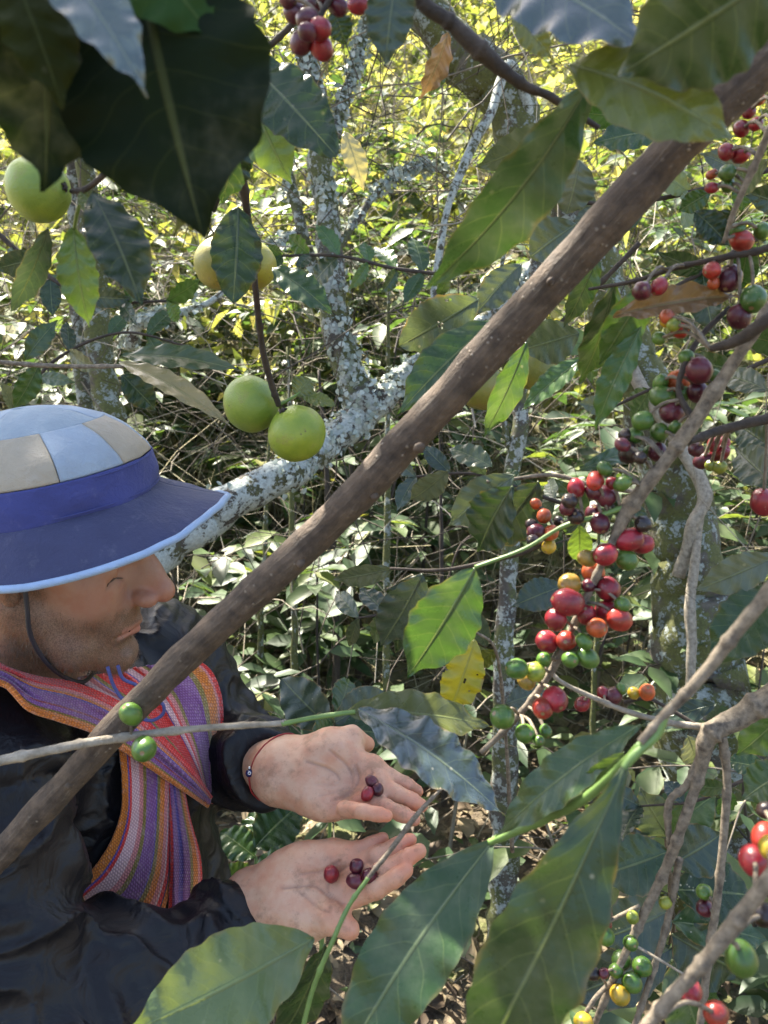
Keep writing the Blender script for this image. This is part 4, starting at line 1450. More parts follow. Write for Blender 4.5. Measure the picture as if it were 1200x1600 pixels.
def sash_patch(name, secs, stripes, off, fall, nu=80, nv=44, foldamp=.004, foldn=6, seed=0, thick=.0022):
    """secs: list of ((x,y),(x,y)) pixel pairs = the two edges of the cloth, top to bottom"""
    A = catmull(np.array([s[0] for s in secs], float), nu); B = catmull(np.array([s[1] for s in secs], float), nu)
    v = np.linspace(0, 1, nv)
    PX = A[:, None, :] * (1 - v)[None, :, None] + B[:, None, :] * v[None, :, None]
    px, py = PX[..., 0].ravel(), PX[..., 1].ravel()
    t = march(px, py, off, fall).reshape(nu, nv)
    bad = np.isnan(t)
    t[bad] = fall
    for k in range(10):      # drape: relax over hollows
        tp = np.pad(t, 1, mode='edge')
        av = (tp[:-2, 1:-1] + tp[2:, 1:-1] + tp[1:-1, :-2] + tp[1:-1, 2:]) / 4
        t = np.where(bad, av, np.minimum(t, t * .4 + av * .6))
    U, Vv = np.meshgrid(np.linspace(0, 1, nu), v, indexing='ij')
    q = np.stack([U.ravel() * 1.6, Vv.ravel() * foldn, 0 * U.ravel()], -1)
    f = vnoise(q, 1.0, seed) + .5 * vnoise(q * np.array([1.5, 2.3, 1]), 1.0, seed + 5)
    ridge = (1 - np.abs(f)) ** 2
    t = t - (foldamp * ridge.reshape(nu, nv)) * np.clip(np.minimum(Vv, 1 - Vv) * 8, .15, 1)
    W = np.array([P(a, b, d) for a, b, d in zip(px, py, t.ravel())])
    # second face for thickness
    G = W.reshape(nu, nv, 3)
    N = nrm(np.cross(np.gradient(G, axis=0), np.gradient(G, axis=1))).reshape(-1, 3)
    s = np.sign((N * (CAM - W)).sum(1, keepdims=True)); N = N * s
    V2 = np.vstack([W, W - N * thick])
    i = np.arange(nu - 1)[:, None] * nv; j = np.arange(nv - 1)[None]
    q1 = np.stack([i + j, i + j + 1, i + nv + j + 1, i + nv + j], -1).reshape(-1, 4)
    o = nu * nv
    q2 = q1[:, ::-1] + o
    bd = []
    idx = np.arange(o).reshape(nu, nv)
    for e in (idx[:, 0], idx[::-1, -1], idx[0, ::-1], idx[-1, :]):
        bd.append(np.stack([e[:-1], e[1:], e[1:] + o, e[:-1] + o], -1))
    uv = np.stack([Vv.ravel(), U.ravel()], -1)
    me = make_mesh(name, V2 - PO, np.vstack([q1, q2] + bd), True, np.vstack([uv, uv]))
    ln_ = np.linalg.norm(np.diff(G[:, nv // 2], axis=0), axis=1).sum(); wd = np.linalg.norm(np.diff(G[nu // 2], axis=0), axis=1).sum()
    return me, mat_sash(name, stripes, wd, ln_)


SCOL = dict(o=(0.68, 0.21, 0.020), b=(0.13, 0.085, 0.32), r=(0.72, 0.040, 0.03), w=(0.72, 0.47, 0.44), p=(0.66, 0.24, 0.22), g=(0.25, 0.19, 0.035), v=(0.25, 0.10, 0.28), n=(0.04, 0.03, 0.09), k=(0.30, 0.05, 0.06))


def mat_sash(name, stripes, wd, ln_):
    t = NT('woven_' + name)
    sx = t.n('SeparateXYZ'); t.put(sx.inputs[0], t.n('UVMap').outputs[0])
    u, v = sx.outputs[0], sx.outputs[1]
    g = t.geo()
    uu = t.math('ADD', u, t.math('MULTIPLY', t.math('SUBTRACT', t.noise(g, 40, 3), 0.5), 0.02))
    tot = sum(w for _, w in stripes); acc = 0; st = []
    for c, w in stripes:
        st.append((acc / tot, SCOL[c])); acc += w
    c = t.ramp(uu, st, 'CONSTANT')
    # threads: warp and weft about 2.2 mm
    a = t.math('MULTIPLY', u, wd / .0040); b = t.math('MULTIPLY', v, ln_ / .0034)
    b = t.math('ADD', b, t.math('MULTIPLY', t.noise(g, 60, 2), 1.5))
    row = t.math('FLOOR', b)
    a = t.math('ADD', a, t.math('MULTIPLY', row, 0.5))
    fa = t.math('ABSOLUTE', t.math('SUBTRACT', t.math('FRACT', a), 0.5)); fb = t.math('ABSOLUTE', t.math('SUBTRACT', t.math('FRACT', b), 0.5))
    knot = t.math('MULTIPLY', t.math('SUBTRACT', 1.0, t.math('MULTIPLY', fa, 2)), t.math('SUBTRACT', 1.0, t.math('MULTIPLY', fb, 2)))
    knot = t.step(knot, 0.05, 0.6)
    wn_ = t.n('TexWhiteNoise', noise_dimensions='2D'); cx = t.n('CombineXYZ'); t.put(cx.inputs[0], t.math('FLOOR', a)); t.put(cx.inputs[1], row); t.put(wn_.inputs['Vector'], cx.outputs[0])
    rv = wn_.outputs['Value']
    c2 = t.mix(1.0, c, (0.62, 0.55, 0.62), 'MULTIPLY')
    c = t.mix(knot, c2, c)
    c = t.mix(t.math('MULTIPLY', t.step(rv, 0.80, 0.95), 0.16), c, (0.55, 0.42, 0.40))
    c = t.mix(t.math('MULTIPLY', t.step(t.noise(g, 25, 3), 0.45, 0.75), 0.22), c, t.mix(1.0, c, (0.5, 0.5, 0.55), 'MULTIPLY'))
    h = t.math('ADD', knot, t.math('MULTIPLY', t.noise(g, 500, 2), 0.4))
    return t.done(t.pbsdf(Base_Color=c, Roughness=0.9, Normal=t.bump(h, 0.6, 0.0010), Sheen_Weight=0.25, Sheen_Roughness=0.5))


sash = bpy.data.objects.new('sash', None); COL.objects.link(sash); sash.parent = person
sash['label'] = 'striped woven sash in purple, orange, red and olive'
for nm, secs, st, off, fall, kw in (
    ('hanging_panel', [((188, 1170), (276, 1195)), ((191, 1215), (274, 1260)), ((190, 1265), (271, 1330)), ((176, 1310), (266, 1390)), ((152, 1350), (240, 1448)), ((122, 1385), (165, 1478))],
     [('o', 12), ('b', 3), ('r', 4), ('w', 16), ('p', 8), ('g', 6), ('v', 20), ('b', 2), ('g', 6), ('o', 9), ('p', 6), ('w', 3), ('r', 5), ('n', 2), ('o', 6)], .014, .90, dict(foldamp=.004, foldn=5, seed=3)),
    ('hanging_panel', [((262, 1200), (284, 1205)), ((266, 1262), (297, 1275)), ((268, 1330), (313, 1335)), ((266, 1390), (316, 1385)), ((262, 1430), (312, 1432)), ((240, 1468), (276, 1452))],
     [('r', 3), ('v', 8), ('b', 6), ('v', 10), ('g', 4), ('o', 6), ('p', 3), ('r', 3)], .018, .90, dict(foldamp=.006, foldn=3, seed=9)),
    ('shoulder_drape', [((122, 1058), (305, 1028)), ((150, 1078), (332, 1050)), ((188, 1098), (347, 1090)), ((225, 1130), (349, 1140)), ((262, 1165), (345, 1180)), ((295, 1200), (337, 1222)), ((318, 1240), (333, 1256))],
     [('w', 5), ('p', 6), ('b', 2), ('g', 5), ('r', 28), ('b', 2), ('w', 8), ('r', 4), ('p', 6), ('g', 5), ('v', 26), ('g', 6), ('o', 11), ('p', 3), ('r', 5)], .020, .93, dict(foldamp=.007, foldn=7, seed=15, nv=64)),
    ('neck_band', [((-40, 1010), (-40, 1062)), ((10, 1040), (8, 1072)), ((60, 1056), (45, 1108)), ((110, 1064), (95, 1126)), ((160, 1082), (150, 1146)), ((215, 1112), (200, 1178)), ((265, 1160), (245, 1208)), ((305, 1205), (290, 1238)), ((332, 1244), (326, 1262))],
     [('r', 16), ('p', 7), ('o', 5), ('b', 3), ('v', 20), ('k', 4), ('v', 9), ('g', 4), ('o', 12)], .030, .82, dict(foldamp=.008, foldn=5, seed=22, nu=110)),
):
    me, mt = sash_patch(nm, secs, st, off, fall, **kw)
    link(nm, me, mt, sash)

# ---------------------------------------------------------------- sun hat
HSC = 0.93
HAT_C = P(66, 786, .745)
_he = math.radians(18); _ht = math.radians(13)
au = nrm(fr_u * math.cos(_he) + fr_v * math.sin(_he))
af = fr_r * math.sin(_yaw + .12) + fr_v * math.cos(_yaw + .12)
af = nrm(af - au * np.dot(af, au))
au, af = au * math.cos(_ht) - af * math.sin(_ht), af * math.cos(_ht) + au * math.sin(_ht)
al_ = np.cross(au, af)


def hat_pt(th, r, z):
    """th = 0 at the front, growing towards his right (the near side)"""
    th = np.asarray(th)[..., None]; r = np.asarray(r)[..., None]; z = np.asarray(z)[..., None]
    return HAT_C + ((af * np.cos(th) * (1.15 + 4.5 * np.clip(r - .1, 0, 1) * (np.cos(th) > 0)) - al_ * np.sin(th)) * r + au * z) * HSC


def hat_shell(name, zr, th0, th1, nth, mat, parent, thick=.0016, wob=0.0, seed=0, droop=0.0):
    """zr: list of (z, r) profile; a strip between two angles, with thickness"""
    zr = catmull(np.array(zr, float), max(6, 5 * len(zr)))
    th = np.linspace(th0, th1, nth)
    TH, ZI = np.meshgrid(th, np.arange(len(zr)), indexing='ij')
    z = zr[ZI, 0]; r = zr[ZI, 1]
    # dimples and soft buckling of the cloth, shared by all pieces
    qq = np.stack([np.cos(TH) * r, np.sin(TH) * r, z], -1).reshape(-1, 3)
    dz = (.0045 * vnoise(qq, 20, 5) + .0020 * vnoise(qq, 55, 6)).reshape(r.shape)
    r2 = r + dz
    z2 = z + droop * (r - .1) * np.cos(2 * (TH - .4)) + wob * np.clip(r - .11, 0, 1) * np.sin(3 * TH + seed)
    O = hat_pt(TH, r2, z2); I = hat_pt(TH, r2 - thick * (np.abs(r) > 0), z2 - thick * .8)
    a, b = O.shape[:2]
    idx = np.arange(a * b).reshape(a, b)
    q1 = np.stack([idx[:-1, :-1], idx[:-1, 1:], idx[1:, 1:], idx[1:, :-1]], -1).reshape(-1, 4)
    n_ = a * b
    bd = [np.stack([e[:-1], e[1:], e[1:] + n_, e[:-1] + n_], -1) for e in (idx[:, 0], idx[::-1, -1], idx[0, ::-1], idx[-1, :])]
    uv = np.stack([TH.ravel() / 6.2832, ZI.ravel() / len(zr)], -1)
    me = make_mesh(name, np.vstack([O.reshape(-1, 3), I.reshape(-1, 3)]) - PO, np.vstack([q1, q1[:, ::-1] + n_] + bd), True, np.vstack([uv, uv]))
    return link(name, me, mat, parent)


def mat_cloth(name, col, var=.18, wear=(0.5, 0.5, 0.5), wamt=.12):
    t = NT(name); g = t.geo()
    n = t.noise(g, 45, 5, .65); f = t.noise(g, 1100, 2)
    c = t.mix(n, tuple(k * (1 - var) for k in col), tuple(k * (1 + var) for k in col))
    c = t.mix(t.math('MULTIPLY', t.step(t.noise(g, 70, 4, .7), .55, .75), wamt), c, wear)
    c = t.mix(t.math('MULTIPLY', f, .25), c, t.mix(1.0, c, (.6, .6, .6), 'MULTIPLY'))
    h = t.math('ADD', t.math('MULTIPLY', f, .35), t.math('ADD', n, t.noise(g, 120, 4, .6, 1.0)))
    return t.done(t.pbsdf(Base_Color=c, Roughness=.9, Normal=t.bump(h, .55, .003), Sheen_Weight=.1))


M['hat_blue'] = mat_cloth('hat_sky_blue', (0.25, 0.31, 0.36)); M['hat_blue2'] = mat_cloth('hat_pale_blue', (0.28, 0.34, 0.41))
M['hat_beige'] = mat_cloth('hat_beige', (0.36, 0.31, 0.235)); M['hat_band'] = mat_cloth('hat_royal_blue', (0.042, 0.052, 0.20), .2, (.2, .2, .35), .2)
M['hat_navy'] = mat_cloth('hat_navy', (0.040, 0.045, 0.105), .2, (.3, .3, .35), .15); M['hat_edge'] = mat_cloth('hat_edge_blue', (0.31, 0.42, 0.60))
hat = bpy.data.objects.new('sun_hat', None); COL.objects.link(hat); hat.parent = person
hat['label'] = 'patchwork blue and beige sun hat with navy brim'
TWO = 2 * math.pi
hat_shell('band', [(.002, .1005), (.019, .1000), (.037, .0985)], 0, TWO, 96, M['hat_band'], hat, .003)
edges = [0.02, 0.62, 1.22, 1.72, 2.4, 3.1, 3.8, 4.5, 5.2, 5.75, TWO + .02]
for k, (a, b) in enumerate(zip(edges[:-1], edges[1:])):
    hat_shell('panel', [(.038, .0975), (.049, .0935), (.060, .0860), (.071, .0750), (.078, .0660)], a + .004, b - .004, 16, M['hat_beige' if k % 2 == 0 else 'hat_blue2'], hat, .0025)
for k in range(4):
    a, b = (.30 + k * TWO / 4, .30 + (k + 1) * TWO / 4)
    hat_shell('panel', [(.0777, .0657), (.083, .056), (.0885, .044), (.0925, .030), (.0950, .016), (.0958, .003)], a + .004, b - .004, 22, M['hat_blue' if k % 2 == 0 else 'hat_blue2'], hat, .0025)
brim = hat_shell('brim', [(.003, .1000), (-.005, .109), (-.014, .119), (-.024, .129), (-.031, .136)], 0, TWO, 128, M['hat_navy'], hat, .003, wob=.22, seed=1.0, droop=.10)
th = np.linspace(0, TWO, 129)
rr = np.full_like(th, .136); zz = -.031 + .10 * (rr - .1) * np.cos(2 * (th - .4)) + .22 * np.clip(rr - .11, 0, 1) * np.sin(3 * th + 1.0)
qq = np.stack([np.cos(th) * rr, np.sin(th) * rr, np.full_like(th, -.031)], -1)
pth = hat_pt(th, rr + .0045 * vnoise(qq, 20, 5) + .0020 * vnoise(qq, 55, 6), zz - .0015)
ev, ef, eu = tube_arrays(pth, .0034, 8, caps=False)
ev, ef, eu = merge_arrays([(ev, ef, eu)])
link('brim_edge', make_mesh('brim_edge', ev - PO, ef, True, eu), M['hat_edge'], hat)
for zz_, rr_ in ((.006, .1008), (.034, .0992)):      # stitching lines along the band
    pth = hat_pt(th, np.full_like(th, rr_), np.full_like(th, zz_))
    ev, ef, eu = tube_arrays(pth, .0006, 5, caps=False); ev, ef, eu = merge_arrays([(ev, ef, eu)])
    link('stitching', make_mesh('stitching', ev - PO, ef, True, eu), M['hat_band'], hat)


def cord(name, pts3, r, mat, parent, n=40, sides=7):
    path = catmull(np.array(pts3), n)
    v, f, u = tube_arrays(path, r, sides); v, f, u = merge_arrays([(v, f, u)])
    return link(name, make_mesh(name, v - PO, f, True, u), mat, parent)


M['strap'] = mat_plain('black_cord', (0.02, 0.02, 0.03), .6)
M['blue_cord'] = mat_plain('blue_cord', (0.06, 0.07, 0.22), .6, .3, 400)
M['red_cord'] = mat_plain('red_thread', (0.30, 0.02, 0.02), .6)
cord('chin_strap', [h2w((-.083, .0, .03)), h2w((-.085, .012, -.02)), h2w((-.076, .018, -.060)), h2w((-.055, .036, -.100)), h2w((-.02, .055, -.128)), h2w((.02, .06, -.127))], .0022, M['strap'], hat)
cord('cord', SJ((168, 1042, .70), (178, 1072, .705), (196, 1095, .71), (225, 1095, .715), (252, 1098, .72), (255, 1115, .725), (236, 1126, .73), (212, 1120, .735)), .0016, M['blue_cord'], hat)
cord('cord', SJ((184, 1040, .70), (192, 1060, .705), (212, 1070, .71), (220, 1080, .72)), .0016, M['blue_cord'], hat)
br = bpy.data.objects.new('bracelet', None); COL.objects.link(br); br.parent = person
br['label'] = 'thin red thread bracelet with a dark blue eye bead'
Wc = P(432, 1203, .868)
wa = nrm(P(*HANDS['left']['wrist'][1]) - P(*HANDS['left']['wrist'][0]))
w1 = nrm(P(452, 1178, .875) - P(430, 1230, .845)); w1 = nrm(w1 - wa * np.dot(w1, wa)); w2_ = np.cross(wa, w1)
rays = []
for a in np.linspace(0, TWO, 40):
    dirn = w1 * math.cos(a) + w2_ * math.sin(a)
    t_ = .06
    for k in range(40):
        t_ -= float(sdf_body((Wc + dirn * t_)[None].astype(np.float32))[0]) * .8 - .0008
    rays.append(Wc + dirn * t_ + wa * .004 * math.sin(a + .5))
cord('thread', rays, .0009, M['red_cord'], br, 80, 6)
bd_ = P(421, 1213, .82)
kbest = min(rays, key=lambda q: np.linalg.norm((q - CAM) / np.dot(q - CAM, -AZ) - (bd_ - CAM) / np.dot(bd_ - CAM, -AZ)))


def ball(name, c, r, mat, parent, o, sc=(1, 1, 1), seg=14, color=None):
    th_, ph_ = np.meshgrid(np.linspace(0, math.pi, seg), np.linspace(0, TWO, seg * 2, endpoint=False), indexing='ij')
    v = np.stack([np.sin(th_) * np.cos(ph_) * sc[0], np.sin(th_) * np.sin(ph_) * sc[1], np.cos(th_) * sc[2]], -1).reshape(-1, 3) * r
    m = seg * 2
    i = np.arange(seg - 1)[:, None] * m; j = np.arange(m)[None]
    q = np.stack([i + j, i + m + j, i + m + (j + 1) % m, i + (j + 1) % m], -1).reshape(-1, 4)
    return link(name, make_mesh(name, v, q), mat, parent, loc=np.asarray(c) - o, color=color)


vw = nrm(CAM - kbest)
bead = ball('bead', kbest + vw * .002, .0042, mat_plain('navy_glass', (0.012, 0.015, 0.08), .12, .1, 50, 0), br, PO)
ball('bead_eye', kbest + vw * .0048, .0020, mat_plain('white_glass', (0.75, 0.78, 0.8), .2, .05, 50, 0), br, PO)
ball('bead_pupil', kbest + vw * .0063, .0010, mat_plain('black_glass', (0.01, 0.01, 0.02), .2, .05, 50, 0), br, PO)
ball('bead', kbest + vw * .001 + AY * .0055, .0018, mat_plain('silver_bead', (0.6, 0.58, 0.55), .25, .05, 50, 0, Metallic=1.0), br, PO)
# ---------------------------------------------------------------- fruit
def fruit_mesh(name, r, sz, seg=16, lump=.02, seed=0, dent=.10, wrinkle=0.0):
    th_, ph_ = np.meshgrid(np.linspace(0, math.pi, seg), np.linspace(0, TWO, seg * 2, endpoint=False), indexing='ij')
    d = np.stack([np.sin(th_) * np.cos(ph_), np.sin(th_) * np.sin(ph_), np.cos(th_)], -1)
    k = 1 + lump * fbm(d.reshape(-1, 3), 1.7, seed, 2).reshape(th_.shape)
    k = k - dent * np.exp(-(th_ / .16) ** 2) - dent * 1.2 * np.exp(-((math.pi - th_) / .2) ** 2)
    if wrinkle: k = k * (1 - wrinkle * np.abs(np.sin(ph_ * 5 + 2 * np.sin(th_ * 3))) * np.sin(th_))
    v = (d * k[..., None] * np.array([1, 1, sz])).reshape(-1, 3) * r
    m = seg * 2; i = np.arange(seg - 1)[:, None] * m; j = np.arange(m)[None]
    q = np.stack([i + j, i + m + j, i + m + (j + 1) % m, i + (j + 1) % m], -1).reshape(-1, 4)
    return make_mesh(name, v, q)


CH_MESH = [fruit_mesh('cherry', .0075, z_, 16, .05, 30 + k, .09) for k, z_ in enumerate((1.10, 1.20, 1.05, 1.28))]
CH_DRY = [fruit_mesh('cherry', .0075, 1.05, 16, .10, 50 + k, .15, .10) for k in range(2)]
for m_ in CH_MESH + CH_DRY: m_.materials.append(M['cherry'])
CCOL = dict(r=(0.22, 0.013, 0.022), d=(0.075, 0.009, 0.020), o=(0.34, 0.070, 0.018), g=(0.062, 0.135, 0.020), y=(0.36, 0.26, 0.022), l=(0.19, 0.24, 0.030), k=(0.022, 0.013, 0.012), q=(0.33, 0.032, 0.020), v=(0.22, 0.15, 0.022))


def cherry(parent, px, py, r, c, d, axis=None, jit=.006, name='cherry'):
    rs = np.random.default_rng(int(px * 13 + py * 7))
    d = d + rs.normal(0, jit)
    pos = P(px, py, d)
    me = (CH_DRY if c == 'k' else CH_MESH)[rs.integers(2 if c == 'k' else 4)]
    o = link(name, me, None, parent, loc=(pos - org(parent)) if parent is not None else pos)
    col = np.array(CCOL[c]) * rs.uniform(.82, 1.2)
    o.color = (*col, 1)
    s = r / F * d / .0075 * .97
    o.scale = (s, s, s)
    a = nrm(np.asarray(axis) + rs.normal(0, .35, 3)) if axis is not None else nrm(rs.normal(0, 1, 3))
    o.rotation_euler = Vector(a).to_track_quat('Z', 'Y').to_euler()
    return o, pos


def cherries(parent, lst, path, d, mat='bark_grey', jit=.006):
    """lst: (px, py, radius px, colour letter); each gets a short stalk to the nearest point of the twig"""
    st = []
    for (px, py, r, c, *dd) in lst:
        dep = dd[0] if dd else d
        pos = P(px, py, dep)
        k = np.argmin(np.linalg.norm(path - pos, axis=1))
        ax = pos - path[k]
        o, pos = cherry(parent, px, py, r, c, dep, nrm(ax) if np.linalg.norm(ax) > 1e-3 else None, jit)
        dist = np.linalg.norm(path[k] - pos)
        mid = (path[k] + pos) / 2 + np.array([0, 0, .15 * dist])
        st.append(tube_arrays(catmull(np.array([path[k], mid, pos]), 7) - org(parent), .0011, 5))
    if st:
        V_, f_, u_ = merge_arrays(st)
        link('fruit_stalks', make_mesh('fruit_stalks', V_, f_, True, u_), M[mat], parent)


def S2(lst, ox, oy, k):
    return [(ox + x / k, oy + y / k, r / k, c, *z) for x, y, r, c, *z in lst]


# ---------------------------------------------------------------- the leaning stem across the picture
lean = thing('leaning_coffee_stem', 'thick brown woody stem leaning diagonally across the picture, in front of the man', 'coffee stem', P(-700, 2050, .78))
stem(lean, [(-700, 2050, .78, 52), (-330, 1690, .68, 49), (-100, 1440, .62, 46), (0, 1335, .60, 44), (110, 1215, .58, 46), (230, 1085, .565, 48), (330, 985, .55, 50), (440, 885, .53, 54), (545, 785, .51, 56), (645, 678, .49, 58), (740, 575, .475, 60), (830, 475, .46, 62), (920, 378, .445, 65), (1020, 268, .43, 68), (1120, 165, .41, 73), (1230, 60, .395, 81), (1420, -120, .37, 87)],
     M['bark_stem'], 'stem', sides=28, lump=.11, lump_scale=42, n=190, jitter=.10)
for (x, y, d, r, dx, dy) in ((655, 700, .47, 13, .5, -.6), (585, 775, .49, 9, -.3, .5), (470, 880, .51, 10, -.4, .4), (240, 1068, .55, 12, -.5, .6), (418, 905, .52, 8, .4, -.5), (60, 1262, .575, 12, -.6, .5), (108, 1228, .565, 9, .6, -.4), (300, 1008, .545, 9, -.5, .6), (860, 440, .435, 9, .5, -.5), (180, 1150, .565, 8, .5, -.6)):
    k = ball('knot', P(x, y, d + .006), r * .8 / F * d, M['bark_stem'], lean, org(lean), (1, 1, .7), 10)
    k.rotation_euler = Vector(nrm(AX * dx + AY * dy + AZ * .5)).to_track_quat('Z', 'Y').to_euler()


def branch(name, label, cat, polys, leaves=(), fruit=(), fd=.5, group=None, jit=.006):
    """polys: (name, points, material) ; the first is the main twig"""
    t = thing(name, label, cat, P(*polys[0][1][0][:3]), group)
    pth = []
    for k, (nm, pts, m, *nn) in enumerate(polys):
        stem(t, pts, M[m], nm, sides=10, lump=.10, lump_scale=170, n=max(20, 12 * len(pts)), jitter=.35, nodes=nn[0] if nn else 0)
        pth.append(catmull(np.array([P(*q[:3]) for q in pts]), 40))
    for b, tp, w, c, kw in leaves:
        leaf(t, b, tp, w, c, **kw)
    cherries(t, fruit, np.vstack(pth), fd, jit=jit)
    return t


# ---------------------------------------------------------------- the laden branch on the right
c1 = S2([(601, 125, 28, 'r'), (660, 103, 28, 'q'), (690, 150, 35, 'd'), (712, 178, 26, 'g'), (745, 112, 24, 'g'), (712, 110, 20, 'r'), (655, 135, 26, 'd'), (600, 215, 28, 'k'), (655, 205, 28, 'd'), (675, 235, 32, 'd'),
         (570, 190, 24, 'd'), (580, 165, 26, 'k'), (690, 65, 22, 'g'), (760, 92, 18, 'g'), (810, 238, 28, 'k'), (765, 287, 38, 'r'), (808, 300, 32, 'r'), (692, 333, 36, 'r'), (758, 350, 34, 'g'), (635, 345, 28, 'v'),
         (655, 390, 36, 'o'), (700, 440, 40, 'r'), (580, 425, 36, 'v'), (575, 482, 44, 'r'), (695, 510, 34, 'r'), (632, 522, 32, 'r'), (735, 535, 38, 'q'), (665, 562, 32, 'o'), (537, 535, 36, 'r'), (510, 605, 36, 'r'),
         (570, 602, 33, 'q'), (625, 605, 24, 'g'), (635, 655, 32, 'g'), (582, 660, 28, 'g'), (500, 662, 24, 'g'), (415, 690, 34, 'g'), (473, 700, 32, 'l'), (445, 730, 26, 'v'), (535, 785, 40, 'r'), (497, 812, 34, 'q'),
         (370, 840, 40, 'g'), (440, 892, 32, 'g'), (505, 885, 20, 'g'), (485, 915, 18, 'g'), (745, 490, 26, 'g'), (640, 430, 24, 'd')], 600, 700, 2)
c1b = S2([(945, 315, 24, 'g'), (985, 358, 42, 'd'), (918, 392, 38, 'o'), (980, 425, 34, 'd'), (935, 432, 26, 'g'), (865, 395, 24, 'g'), (868, 440, 36, 'g'), (900, 487, 40, 'd'), (808, 515, 32, 'g'), (862, 550, 30, 'g'), (785, 560, 26, 'g'),
          (755, 560, 24, 'k'), (765, 615, 36, 'k'), (855, 612, 32, 'd'), (830, 610, 20, 'g'), (800, 630, 22, 'k'), (1035, 375, 20, 'g'), (910, 535, 20, 'g'), (745, 590, 22, 'd')], 600, 400, 2)
branch('cherry_branch', 'grey twig heavy with clusters of red, green and purple coffee cherries, right of centre', 'coffee branch', [
    ('twig', [(1260, 400, .44, 20), (1200, 490, .45, 20), (1140, 575, .46, 20), (1075, 672, .47, 24), (1040, 720, .475, 20), (985, 790, .485, 24), (955, 850, .49, 13), (925, 915, .495, 12), (895, 980, .50, 12), (868, 1038, .505, 12), (830, 1095, .51, 11), (790, 1140, .515, 10), (752, 1176, .52, 8)], 'bark_grey', 8),
    ('twig', [(985, 788, .485, 10), (935, 806, .49, 8), (880, 822, .495, 7), (820, 857, .50, 6), (742, 886, .50, 6)], 'twig_green'),
    ('twig', [(1085, 660, .47, 12), (1060, 610, .475, 9), (1075, 560, .48, 10), (1100, 520, .485, 9), (1140, 480, .49, 9)], 'bark_dark'),
], [
    ((742, 888, .50), (636, 1058, .52), 104, 'green', dict(roll=18, bend=.10, wave=.05, fold=.15)),
    ((905, 735, .52), (1010, 700, .56), 26, 'mid', dict(roll=20)),
    ((800, 760, .54), (748, 862, .58), 80, 'dark', dict(roll=-25, fold=.3)),
    ((905, 820, .53), (905, 880, .55), 38, 'bright', dict(roll=10)),
    ((985, 780, .50), (1010, 830, .5), 20, 'mid', dict(roll=30)),
], c1 + c1b, .488, jit=.007)

c2 = S2([(475, 175, 18, 'o'), (500, 213, 24, 'o'), (522, 265, 24, 'o'), (475, 263, 28, 'd'), (515, 308, 24, 'y'), (460, 240, 20, 'k'), (465, 290, 22, 'k'), (545, 228, 18, 'k')], 600, 700, 2)
branch('cherry_twig', 'small side twig with orange and dark coffee cherries, just left of the main cluster', 'coffee branch', [
    ('twig', [(1000, 770, .60, 8), (930, 760, .61, 7), (865, 742, .62, 7), (800, 748, .63, 5), (760, 752, .63, 4)], 'bark_grey'),
    ('twig', [(905, 800, .60, 7), (870, 830, .60, 8), (820, 862, .61, 8), (700, 890, .63, 6), (610, 888, .65, 4)], 'bark_dark'),
], [
    ((805, 742, .62), (700, 822, .66), 62, 'grey', dict(roll=-15, wave=.04)),
    ((842, 752, .63), (755, 858, .66), 76, 'dark', dict(roll=18, fold=.35)),
    ((700, 735, .75), (640, 782, .78), 40, 'grey', dict(roll=25)),
    ((770, 730, .75), (700, 700, .78), 36, 'grey', dict(roll=-30)),
    ((660, 897, .66), (594, 1010, .68), 74, 'blue', dict(roll=20)),
    ((650, 900, .68), (620, 1020, .72), 70, 'dark', dict(roll=-30)),
    ((615, 888, .67), (520, 905, .70), 34, 'grey', dict(roll=20)),
], c2, .60)

c3 = S2([(685, 765, 20, 'r'), (717, 775, 28, 'd'), (742, 752, 16, 'g'), (780, 766, 20, 'y'), (822, 764, 26, 'o'), (620, 800, 24, 'r')], 600, 700, 2)
branch('cherry_twig', 'pale level twig with a few red, yellow and orange cherries, below the main cluster', 'coffee branch', [
    ('twig', [(1130, 1140, .58, 16), (1090, 1135, .58, 12), (1040, 1128, .58, 10), (980, 1112, .58, 9), (930, 1092, .57, 8), (880, 1068, .57, 7), (860, 1050, .57, 6)], 'twig_pale', 4),
    ('twig', [(1090, 1135, .58, 7), (1040, 1105, .585, 6), (1010, 1092, .585, 6), (975, 1098, .59, 6)], 'bark_dark'),
], [], c3, .58, jit=.003)

c4 = S2([(1080, 70, 40, 'd'), (1025, 45, 28, 'q'), (1030, 85, 20, 'o'), (860, 95, 26, 'r'), (805, 110, 30, 'd'), (1155, 135, 42, 'g'), (1110, 190, 38, 'd'), (885, 190, 24, 'o'), (925, 230, 28, 'q'), (860, 258, 22, 'g'), (905, 215, 22, 'l'), (880, 205, 18, 'y')], 600, 400, 2)
branch('cherry_twig', 'dark twig with purple and orange cherries beside the curled brown dead leaf', 'coffee branch', [
    ('twig', [(1260, 360, .46, 12), (1190, 392, .47, 11), (1120, 405, .48, 10), (1050, 420, .50, 9), (990, 440, .52, 7), (920, 452, .54, 5)], 'bark_dark', 3),
    ('twig', [(1260, 470, .42, 20), (1200, 500, .43, 22), (1160, 528, .44, 20), (1110, 545, .45, 10)], 'bark_dark'),
], [
    ((958, 494, .50), (1158, 462, .49), 46, 'brown', dict(roll=20, bend=.16, fold=.9, wave=.14, flecks=.8, label='curled brown dead leaf')),
    ((1010, 445, .54), (935, 570, .56), 62, 'green', dict(roll=18)),
    ((1002, 510, .54), (930, 672, .57), 48, 'green', dict(roll=-20, wave=.06)),
    ((935, 395, .56), (880, 512, .58), 40, 'dark', dict(roll=25)),
    ((960, 440, .55), (905, 600, .60), 55, 'mid', dict(roll=35)),
    ((1085, 330, .50), (1140, 385, .50), 45, 'dark', dict(roll=20)),
], c4, .475)
